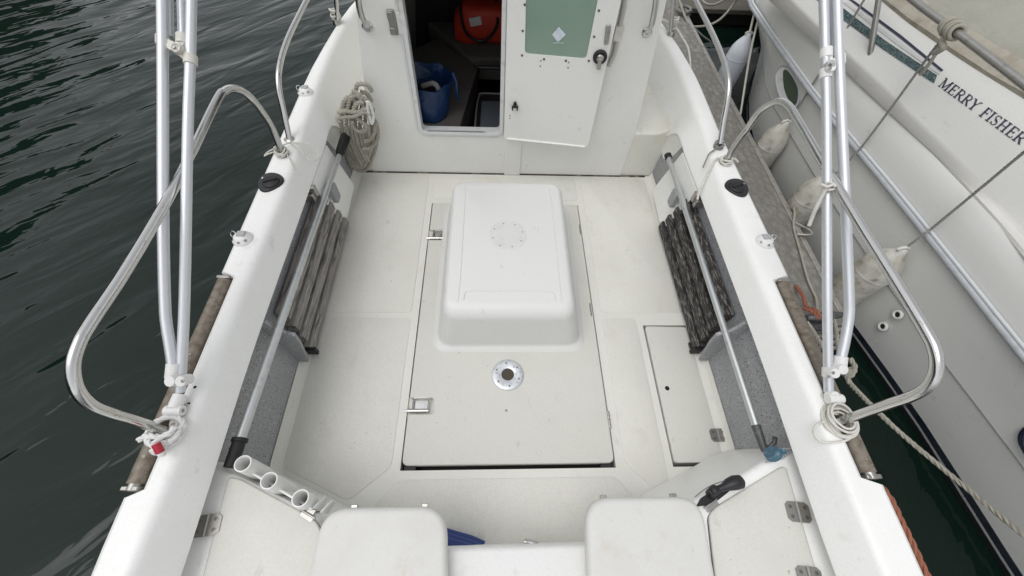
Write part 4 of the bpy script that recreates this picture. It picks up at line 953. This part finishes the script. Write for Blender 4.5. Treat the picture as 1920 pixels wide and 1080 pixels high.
q = MB(); q.box((1.66, 3.0, -.24), (.62, 3.9, .30)); q.build('float', 'dark', pon)
q = MB(); a = PZ(1512, 596, .09); b_ = PZ(1580, 590, .09); d = b_ - a
q.tube([a, a + d * .2, a + d * .5, a + d * .8, b_], [.014, .022, .026, .022, .014], 14)
for t in (.33, .67): q.tube([a + d * t, V(((a + d * t).x, (a + d * t).y, .0))], .022, 12)
q.box(((a + b_) / 2).to_tuple()[:2] + (.008,), (.2, .09, .016)); q.build('cleat', 'iron', pon, smooth=50)
q = MB(); c = PZ(1500, 435, .012); q.tube(cr([c + V((.0, .08, 0)), c + V((.05, .0, .02)), c + V((.04, -.04, .02)), c + V((-.03, -.02, .0))], 4), .008, 8); q.build('edge_ring', 'pontoonedge', pon)

quay = root('main_pontoon', 'dark timber walkway pontoon crossing behind the gap between the boats', 'pontoon', (2.5, 6, ZW))
q = MB(); q.box((3.2, 5.85, -.135), (4.4, 1.5, .05)); q.build('walkway_edge', 'oldwood', quay, bevel=.006)
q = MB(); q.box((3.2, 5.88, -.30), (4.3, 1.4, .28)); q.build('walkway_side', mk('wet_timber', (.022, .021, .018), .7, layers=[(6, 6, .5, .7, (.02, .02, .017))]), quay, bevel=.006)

# ropes over the gap beside the finger pontoon
def lay(name, pts, r, mat, label, cat='rope', laidrope=True):
    q = MB()
    if laidrope: laid(q, pts, r, n=5)
    else: q.tube(cr(pts, 8), r, 7)
    return tag(q.build(name, mat, None, smooth=60), label, cat)
lay('mooring_rope', [PZ(1596, 690, .10), PZ(1590, 712, .12), PZ(1612, 738, .06), PZ(1650, 776, 0), PZ(1700, 822, -.02), PZ(1760, 872, .0), PZ(1830, 930, .06), PZ(1920, 1004, .16), PZ(1980, 1050, .22)], .0120, 'rope', 'long pale mooring rope slanting over the dark gap at the lower right')
lay('mooring_rope', [PZ(1512, 604, .12), PZ(1520, 615, .10), PZ(1542, 650, .02), PZ(1570, 690, .04), PZ(1592, 706, .10), PZ(1603, 690, .12), PZ(1594, 672, .13)], .0120, 'rope', 'grey mooring rope running from the pontoon cleat past the roller to a knot')
lay('mooring_rope', [PZ(1562, 592, .10), PZ(1566, 610, .06), PZ(1570, 640, .0), PZ(1578, 680, .02), PZ(1590, 700, .09)], .0105, 'rope', 'short pale rope dropping from the right end of the pontoon cleat')
lay('thin_rope', [PZ(1487, 388, .012), PZ(1490, 400, .02), PZ(1488, 425, .012), PZ(1500, 470, .012), PZ(1515, 525, .012), PZ(1530, 560, .02), PZ(1532, 588, .10)], .0075, 'rope', 'slack pale rope lying along the pontoon deck to the cleat', laidrope=False)
lay('orange_rope', [PZ(1492, 535, .02), PZ(1506, 556, .05), PZ(1512, 575, .08), PZ(1530, 582, .12), PZ(1536, 598, .10), PZ(1522, 584, .11), PZ(1506, 578, .09)], .0105, 'orange_rope', 'orange rope wound round the pontoon cleat')
lay('orange_rope', [PX(1650, 912, CX + 1.205), PX(1668, 935, CX + 1.205), PX(1692, 985, CX + 1.205), PX(1718, 1040, CX + 1.205), PX(1745, 1095, CX + 1.20), PX(1790, 1180, CX + 1.2)], .0125, 'orange_rope', 'orange rope hanging along the outside of the right gunwale at the bottom edge')
lay('quay_rope', [PZ(1270, -8, .12), PZ(1290, 42, -.0), PZ(1310, 50, -.02), PZ(1345, 40, .0), PZ(1375, 8, .1), PZ(1392, -30, .3)], .012, 'rope', 'slack pale rope hanging in a bight from the walkway edge', laidrope=False)
lay('quay_rope', [PZ(1310, -12, .05), PZ(1322, 6, .02), PZ(1340, 8, .02), PZ(1362, -4, .08), PZ(1375, -20, .12)], .012, 'rope', 'short pale rope loop at the very top edge over the walkway', laidrope=False)
lay('quay_rope', [PZ(1283, 10, .05), PZ(1290, 30, -.0), PZ(1300, 50, -.08), PZ(1318, 68, -.16), PZ(1332, 78, -.22)], .010, 'cordg', 'dark rope dropping from the pontoon corner into the water', laidrope=False)
q = MB(); c = PZ(1285, 14, .06)
for k in range(4): q.tube(cr(lash(c + V((0, 0, -.04 * k)), .06, 1.6, .01, .02 - .03 * k, .05, 'rope', seed=20 + k, jit=.3), 3), .014, 6)
tag(q.build('rope_knot', 'cordg', None, smooth=60), 'bulky grey rope knot at the far corner of the finger pontoon', 'rope')

# ---- neighbouring boat
nb = root('motor_boat', 'large white motor boat moored alongside on the right with khaki canvas cover', 'boat', (2.6, 1.5, ZW))
YS = [-1.2, -.8, -.4, -.1, .2, .5, .8, 1.1, 1.4, 1.7, 2.0, 2.3, 2.6, 2.9, 3.2, 3.5, 3.8, 4.2, 4.7, 5.3]
def curve(pix, z, front, back):
    p = sorted([(q_.y, q_.x) for q_ in (PZ(a, b_, z) for a, b_ in pix)]); p = back + p + front
    return sorted(p)
def at(tab, y, z): return V((interp(tab, y), y, z))
navy_t = curve([(1601, 608), (1714, 762), (1820, 926), (1916, 1077)], -.20, [(1.6, 2.235), (2.4, 2.225), (3.0, 2.25), (3.4, 2.36), (3.8, 2.55), (4.2, 2.76), (5.3, 3.4)], [(-1.2, 2.55)])
knuck = curve([(1440, 180), (1533, 337), (1623, 473), (1764, 673), (1849, 781), (1920, 875)], .12, [(3.4, 2.32), (3.8, 2.46), (4.2, 2.62), (5.3, 3.2)], [(-1.2, 2.50)])
railt = curve([(1410, 7), (1447, 63), (1493, 127), (1540, 193), (1613, 280), (1680, 360), (1747, 443), (1830, 547), (1920, 660)], .45, [(4.3, 2.28), (4.8, 2.5), (5.3, 2.9)], [(-1.2, 2.42)])
decke = curve([(1467, 10), (1533, 73), (1617, 160), (1713, 253), (1780, 320), (1880, 430)], .65, [(3.7, 2.25), (4.3, 2.40), (5.3, 3.0)], [(-1.2, 2.5)])
secs = []
for y in YS:
    n_ = at(navy_t, y, -.20); k_ = at(knuck, y, .12); r_ = at(railt, y, .45)
    secs.append([V((n_.x + .22, y, -.7)), V((n_.x + .03, y, -.32)), n_, n_ + (k_ - n_) * .5 + V((.006, 0, 0)), k_ + V((.004, 0, -.004))])
q = MB(); q.loft(secs, False); lower = q.build('hull_side', 'hull2', nb, smooth=50)
secs = []
for y in YS:
    k_ = at(knuck, y, .12); r_ = at(railt, y, .45); d_ = at(decke, y, .65)
    secs.append([k_ + V((.012, 0, -.006)), k_ + V((-.002, 0, .0)), k_ + V((-.002, 0, .008)), k_ + (r_ - k_) * .5 + V((.004, 0, 0)), r_, r_ + (d_ - r_) * .5 + V((-.012, 0, .012)), r_ + (d_ - r_) * .85 + V((-.012, 0, .008)), d_])
q = MB(); q.loft(secs, False); q.build('topside', 'hull2', nb, smooth=50)
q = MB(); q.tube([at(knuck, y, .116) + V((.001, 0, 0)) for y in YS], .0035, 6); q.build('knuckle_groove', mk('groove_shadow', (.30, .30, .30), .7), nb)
def band(tab, z0, z1, dx0, dx1, off, mat, name):
    q = MB(); q.loft([[V((interp(tab, y) + dx0 - off, y, z0)), V((interp(tab, y) + dx1 - off, y, z1)), V((interp(tab, y) + dx1 - off + .01, y, z1)), V((interp(tab, y) + dx0 - off + .01, y, z0))] for y in YS]); return q.build(name, mat, nb, smooth=0)
band(navy_t, -.245, -.20, .012, .0, .004, 'navy', 'boot_stripe'); band(navy_t, -.262, -.2455, .016, .012, .004, 'boot', 'boot_line'); band(navy_t, -.42, -.2625, .06, .016, .004, 'antifoul', 'antifouling')
q = MB(); q.tube([at(railt, y, .45) + V((-.012, 0, -.006)) for y in YS], .017, 10); q.build('rub_rail', 'railgrey', nb, smooth=60)
q = MB(); q.tube([at(railt, y, .45) + V((-.010, 0, .016)) for y in YS], .009, 10); q.build('rub_rail_insert', mk('rail_insert', (.62, .64, .66), .35), nb, smooth=60)
# coaming plane with lettering
cA, cB, cC = PZ(1700, 45, .95), PZ(1920, 190, .95), PZ(1713, 213, .73)
cn = (cB - cA).cross(cC - cA).normalized()
if cn.z < 0: cn = -cn
def CP(px, py, o=0): return PP(px, py, cA + cn * o, cn)
tops = ((1500, -110), (1575, -50), (1645, 0), (1700, 45), (1800, 115), (1920, 190), (2050, 275), (2260, 410))
bots = ((1440, -50), (1500, 10), (1573, 80), (1647, 147), (1713, 213), (1780, 277), (1853, 353), (2060, 575))
decks = ((1440, -20), (1467, 10), (1533, 73), (1617, 160), (1713, 253), (1780, 320), (1880, 430), (2080, 670))
top = cr([CP(*p) for p in tops] + [V((2.80, -.1, .92)), V((2.84, -1.2, .92))], 4); bot = cr([CP(*p) for p in bots] + [V((2.62, -.1, .69)), V((2.66, -1.2, .69))], 4); dek = []
for a, b_ in decks: p = PZ(a, b_, .65); p.x = min(p.x, 9); dek.append(p)
dek = cr(dek + [V((2.44, -.1, .65)), V((2.5, -1.2, .65))], 4)
secs = []; secs2 = []
for t_, b_, d_ in zip(top, bot, dek):
    e_ = d_ + (b_ - d_) * .55; e_.z = d_.z + .006
    secs.append([d_ + V((.0, 0, -.004)), d_ + (e_ - d_) * .2 + V((0, 0, .008)), e_, b_ + V((-.008, 0, -.016)), b_])
    secs2.append([b_, b_ + (t_ - b_) * .5, t_, t_ + V((.03, 0, .012))])
q = MB(); q.loft(secs, False); q.build('side_deck', 'deck2', nb, smooth=60)
q = MB(); q.loft(secs2, False); q.build('coaming', 'coam2', nb, smooth=40)
tt = sorted((p.y, p.x, p.z) for p in top)
def i3(tab, y):
    x = interp([(a, b_) for a, b_, c_ in tab], y); z = interp([(a, c_) for a, b_, c_ in tab], y); return V((x, y, z))
# canvas cover
secs = []; secs3 = []
rnd = random.Random(11)
for y in [tt[0][0] + (3.2 - tt[0][0]) * k / 53 for k in range(54)]:
    t_ = i3(tt, y)
    wv = lambda k: .006 * math.sin(y * 9 + k * 1.3) + .004 * math.sin(y * 23 + k)
    secs3.append([t_ + V((.008, 0, .004)), t_ + V((.004, 0, .022 + wv(0) * .4)), t_ + V((.05, 0, .055 + wv(1))), t_ + V((.10, 0, .085 + wv(2)))])
    secs.append([t_ + V((.090, 0, .072 + wv(2))), t_ + V((.100, 0, .088 + wv(2)))] + [t_ + V((.106 + .22 * k, 0, .094 + .11 * k - .006 * k * k + wv(2 + k))) for k in range(1, 8)])
q = MB(); q.loft(secs3, False); q.build('canvas_hem', 'canvasband', nb, smooth=60)
q = MB(); q.loft(secs, False); q.build('canvas_cover', 'canvas', nb, smooth=60)
# decal stripes
def decal(poly, mat, name, o=.003):
    q = MB(); q.prism([CP(a, b_, o) for a, b_ in poly], -cn * .002); return q.build(name, mat, nb, smooth=0)
decal([(1500, -45), (1572, 8), (1660, 76), (1757, 141), (1751, 156), (1655, 92), (1560, 22), (1480, -40)], 'teal', 'teal_stripe')
decal([(1590, -2), (1600, 0), (1690, 66), (1769, 131), (1765, 134), (1686, 70)], 'navyletter', 'navy_stripe')
decal([(1580, 4), (1588, 4), (1684, 76), (1764, 136), (1761, 140), (1680, 82)], mk('grey_decal', (.52, .53, .52), .5), 'grey_stripe')
# the name, drawn with serif capitals
def glyph(ch):
    T, t = .145, .062        # thick and thin strokes
    def st(a, b_, w_): return ('s', a, b_, w_)
    sf = lambda x, y, l=.17: st((x - l, y), (x + l, y), t)
    G = {
        'M': (.92, [st((.12, 0), (.12, 1), t), st((.12, 1), (.46, .05), T), st((.46, .05), (.80, 1), t), st((.80, 0), (.80, 1), T), sf(.12, .02, .12), sf(.80, .02), sf(.06, .98, .1), sf(.86, .98, .1)]),
        'E': (.62, [st((.16, 0), (.16, 1), T), st((.05, .975), (.58, .975), t), st((.05, .025), (.60, .025), t), st((.16, .52), (.46, .52), t), st((.57, .98), (.57, .80), t), st((.59, .02), (.59, .22), t), st((.46, .62), (.46, .42), t)]),
        'R': (.70, [st((.16, 0), (.16, 1), T), sf(.16, .02), st((.05, .975), (.36, .975), t), ('a', (.34, .735), .24, .24, -90, 90, .10), st((.16, .50), (.36, .50), t), st((.34, .50), (.66, .02), T), sf(.68, .02, .08)]),
        'Y': (.68, [st((.08, 1), (.34, .48), T), st((.62, 1), (.34, .48), t), st((.34, 0), (.34, .5), T), sf(.34, .02), sf(.06, .98, .12), sf(.63, .98, .10)]),
        'F': (.56, [st((.16, 0), (.16, 1), T), st((.05, .975), (.54, .975), t), sf(.16, .02), st((.16, .52), (.44, .52), t), st((.53, .98), (.53, .80), t), st((.44, .62), (.44, .42), t)]),
        'I': (.32, [st((.16, 0), (.16, 1), T), sf(.16, .02), sf(.16, .98)]),
        'S': (.52, [('a', (.26, .75), .19, .225, 20, 260, .085), ('a', (.26, .265), .20, .24, -160, 80, .085), st((.44, .98), (.44, .80), t), st((.06, .02), (.06, .22), t), st((.14, .58), (.40, .42), T)]),
        'H': (.80, [st((.16, 0), (.16, 1), T), st((.64, 0), (.64, 1), T), sf(.16, .02), sf(.16, .98), sf(.64, .02), sf(.64, .98), st((.16, .5), (.64, .5), t)]),
    }
    return G[ch]
gA, gB = CP(1759, 161), CP(1911, 271)
gu = (gB - gA).normalized(); gv = cn.cross(gu).normalized()
def letters(word, x0, target=None):
    q = MB(); x = x0
    def W(p): return gA + gu * (p[0] * KX + x) + UPV * p[1] + cn * .002
    for ch in word:
        wd, strokes = glyph(ch)
        for s in strokes:
            if s[0] == 's':
                a, b_, w_ = V((*s[1], 0)), V((*s[2], 0)), s[3]; d = (b_ - a).normalized(); nn = V((-d.y, d.x, 0)) * w_ / 2
                q.prism([W(a - nn), W(b_ - nn), W(b_ + nn), W(a + nn)], cn * .0015)
            else:
                _, c, rx, ry, a0, a1, w_ = s; k = 14
                oi = [(c[0] + (rx + w_ / 2) * math.cos(R(a0 + (a1 - a0) * i / k)), c[1] + (ry + w_ / 3) * math.sin(R(a0 + (a1 - a0) * i / k))) for i in range(k + 1)]
                ii = [(c[0] + (rx - w_ / 2) * math.cos(R(a0 + (a1 - a0) * i / k)), c[1] + (ry - w_ / 3) * math.sin(R(a0 + (a1 - a0) * i / k))) for i in range(k + 1)]
                for i in range(k): q.prism([W(oi[i]), W(oi[i + 1]), W(ii[i + 1]), W(ii[i])], cn * .0015)
        x += (wd + .10) * KX
    q.build('name_lettering', 'navyletter', nb, smooth=0); return x
tot = sum(glyph(c_)[0] + .10 for c_ in 'MERRYFISHER') + .45
KX = (gB - gA).length / (tot - .1); UPV = CP(1774, 146) - gA
xe = letters('MERRY', 0); letters('FISHER', xe + .45 * KX)
# big dark letter on the topside at the picture's right edge
q = MB(); ctr = PX(1952, 842, interp(knuck, .40) - .010)
q.tube(cr([ctr + V((0, .055 - .10, .062)), ctr + V((0, .05, .075)), ctr + V((0, .085, .03)), ctr + V((0, .07, -.02)), ctr + V((0, .03, -.05)), ctr + V((0, -.05, -.055))], 6), .013, 8); q.build('hull_lettering', 'navy', nb)
# porthole
pc = PZ(1477, 162, .30); pc.x = interp(knuck, pc.y) + (interp(railt, pc.y) - interp(knuck, pc.y)) * .55
pts = [PX(a, b_, pc.x - .010) for a, b_ in ((1455, 143), (1459, 130), (1467, 123), (1480, 127), (1490, 144), (1498, 163), (1498, 188), (1489, 203), (1478, 198), (1465, 185), (1457, 165))]
pr_ = cr(pts, 4, True); c_ = sum(pr_, V()) / len(pr_)
q = MB(); q.tube(pr_, .007, 10, ring=True); pt = q.build('porthole', 'railgrey', nb, smooth=60)
q = MB(); q.prism([c_ + (p - c_) * .98 + V((.001, 0, 0)) for p in pr_], (.01, 0, 0)); q.build('porthole_rim', 'trim', pt, smooth=0)
gl = cr([PX(a, b_, pc.x - .012) for a, b_ in ((1468, 140), (1470, 131), (1478, 134), (1489, 150), (1495, 167), (1494, 190), (1487, 198), (1478, 186), (1470, 165))], 4, True)
q = MB(); q.prism(gl, (.006, 0, 0)); q.build('porthole_glass', mk('port_glass', (.05, .075, .05), .12), pt, smooth=0)
# drain outlets
for px, py in ((1656, 612), (1684, 590)):
    p = PZ(px, py, .0); x = interp(navy_t, p.y) + (interp(knuck, p.y) - interp(navy_t, p.y)) * .62; p = PX(px, py, x - .004)
    q = MB(); q.lathe([(.027, -.002), (.027, .008), (.021, .011), (.016, .009), (.015, .0)], p, (-1, 0, .12), 20, caps=False); h = q.build('hull_outlet', 'plastic', nb, smooth=50)
    q = MB(); q.lathe([(.017, .0), (.017, .002)], p, (-1, 0, .12), 16); q.build('outlet_hole', 'dark', h)
# stanchion and guard rail
a = PZ(1625, 158, .662); b_ = PX(1652, -30, a.x - .13)
q = MB(); q.tube([a - V((0, 0, .01)), b_], .0145, 12); s_ = q.build('stanchion', 'steel_dull', nb)
q = MB(); q.lathe([(.034, 0), (.034, .006), (.018, .016)], a - V((0, 0, .004)), (0, 0, 1), 16); q.build('stanchion_foot', 'steel_dull', s_)
q = MB(); q.tube(cr([PX(p[0], p[1], 2.15) for p in ((1650, -55), (1712, 0), (1790, 58), (1920, 158), (2010, 230), (2150, 345))] + [V((2.25, .3, 1.11)), V((2.4, -1.1, 1.11))], 6), .0165, 14); q.build('guard_rail', 'steel_dull', nb)

# ---- fenders and their cords
def fender(pix_top, x, L, r, mat, label):
    a = PX(*pix_top, x); d = V((0, 0, -1))
    f = root('fender', label, 'fender', a, 'fenders hung along the neighbouring boat')
    q = MB(); prof = [(.014, -.055), (.020, -.05), (.026, -.03), (r * .50, .0), (r * .74, .035), (r * .91, .072), (r * .98, .105), (r, .14), (r, L * .6), (r * 1.0, L - .12), (r * .85, L - .05), (r * .45, L), (.03, L + .02)]
    q.lathe(prof, a, d, 32); q.build('fender_body', mat, f, smooth=60)
    q = MB(); q.lathe([(r * .995, .143), (r * 1.02, .150), (r * 1.02, .158), (r * .995, .165)], a, d, 32, caps=False); q.build('fender_seam', mat, f, smooth=60)
    q = MB(); q.tube(cr([a - d * .05 + V((.03, 0, 0)), a - d * .065, a - d * .05 - V((.03, 0, 0)), a - d * .03, a - d * .05 + V((.03, .01, 0))], 4), .008, 8); q.build('eye_knot', 'cord', f)
    return f, a - d * .06
def hang(f, pts, mat='cordg', r=.0065, twist=True):
    q = MB()
    if twist: laid(q, pts, r, n=5)
    else: q.tube(cr(pts, 8), r, 7)
    q.build('fender_line', mat, f, smooth=60)
f, t_ = fender((1399, 74), 2.20, .52, .095, 'fender_blue', 'clean pale blue-white fender, farthest forward, hanging over dark water')
hang(f, [t_, PX(1416, 20, 2.20), PX(1432, -35, 2.22)], 'cord', .009, False)
lay('hanging_rope', [PX(1440, -10, 2.25), PX(1421, 40, 2.22), PX(1405, 110, 2.20), PX(1388, 215, 2.18)], .009, 'cord', 'loose pale rope end hanging into the water beside the pale blue fender', 'rope', False)
f, t_ = fender((1467, 240), 2.13, .46, .093, 'fender_old', 'dirty cream fender below the porthole, second from the bow')
hang(f, [t_, PX(1495, 205, 2.165), PX(1510, 180, 2.165), PX(1560, 100, 2.16), PX(1620, 0, 2.15), PX(1640, -35, 2.15)])
f, t_ = fender((1546, 340), 2.13, .48, .096, 'fender_old', 'dirty cream fender squeezed at the pontoon edge beside the folded awning poles')
hang(f, [t_, PX(1575, 320, 2.15), PX(1600, 292, 2.17), PX(1620, 270, 2.185), PX(1680, 190, 2.19), PX(1745, 100, 2.17), PX(1782, 55, 2.15)])
f, t_ = fender((1680, 478), 2.165, .58, .098, 'fender_old', 'dirty cream fender seen through the right side rail, nearest to the camera')
hang(f, [t_, PX(1735, 437, 2.20), PX(1750, 426, 2.22), PX(1830, 360, 2.22), PX(1920, 285, 2.2), PX(1990, 225, 2.15)])
q = MB(); c = PX(1785, 54, 2.15); ax = (PX(1920, 158, 2.15) - PX(1712, 0, 2.15)).normalized(); u_ = ax.orthogonal().normalized(); v_ = ax.cross(u_)
for k in range(5):
    q.tube(cr([c + ax * (.018 * (k - 2) + .01 * math.sin(a)) + (u_ * math.cos(a) + v_ * math.sin(a)) * (.027 + .005 * (k % 2)) for a in [2 * math.pi * j / 12 for j in range(12)]], 3, True), .009, 7, ring=True)
q.tube(cr([c, PX(1772, 70, 2.14), PX(1765, 78, 2.14), PX(1768, 90, 2.15), PX(1752, 100, 2.16)], 5), .014, 8)
q.tube(cr([PX(1768, 75, 2.15), PX(1752, 105, 2.16), PX(1736, 128, 2.18), PX(1725, 140, 2.19)], 5), .008, 8)
tag(q.build('rail_knot', 'rope', None, smooth=60), 'bulky rope knot tied round the neighbouring boat\'s guard rail', 'knot')
# knot of cord on the awning poles
q = MB(); rdep = 1.42
q.tube(cr([PD(1540, 346, 1.38), PD(1552, 350, 1.37), PD(1563, 346, 1.38), PD(1570, 352, 1.40), PD(1556, 356, 1.38), PD(1545, 352, 1.40), PD(1556, 342, 1.38), PD(1566, 350, 1.38)], 5), .005, 7)
q.tube(cr([PD(1549, 352, 1.38), PD(1540, 370, 1.40), PD(1530, 390, 1.42), PD(1524, 405, 1.44), PD(1517, 423, 1.46)], 5), .007, 7)
tag(q.build('cord_knot', 'cord', None, smooth=60), 'knotted pale cord tied round the right awning poles with a hanging tail', 'cord')
for o in bpy.data.objects:
    if '_w' in o: del o['_w']
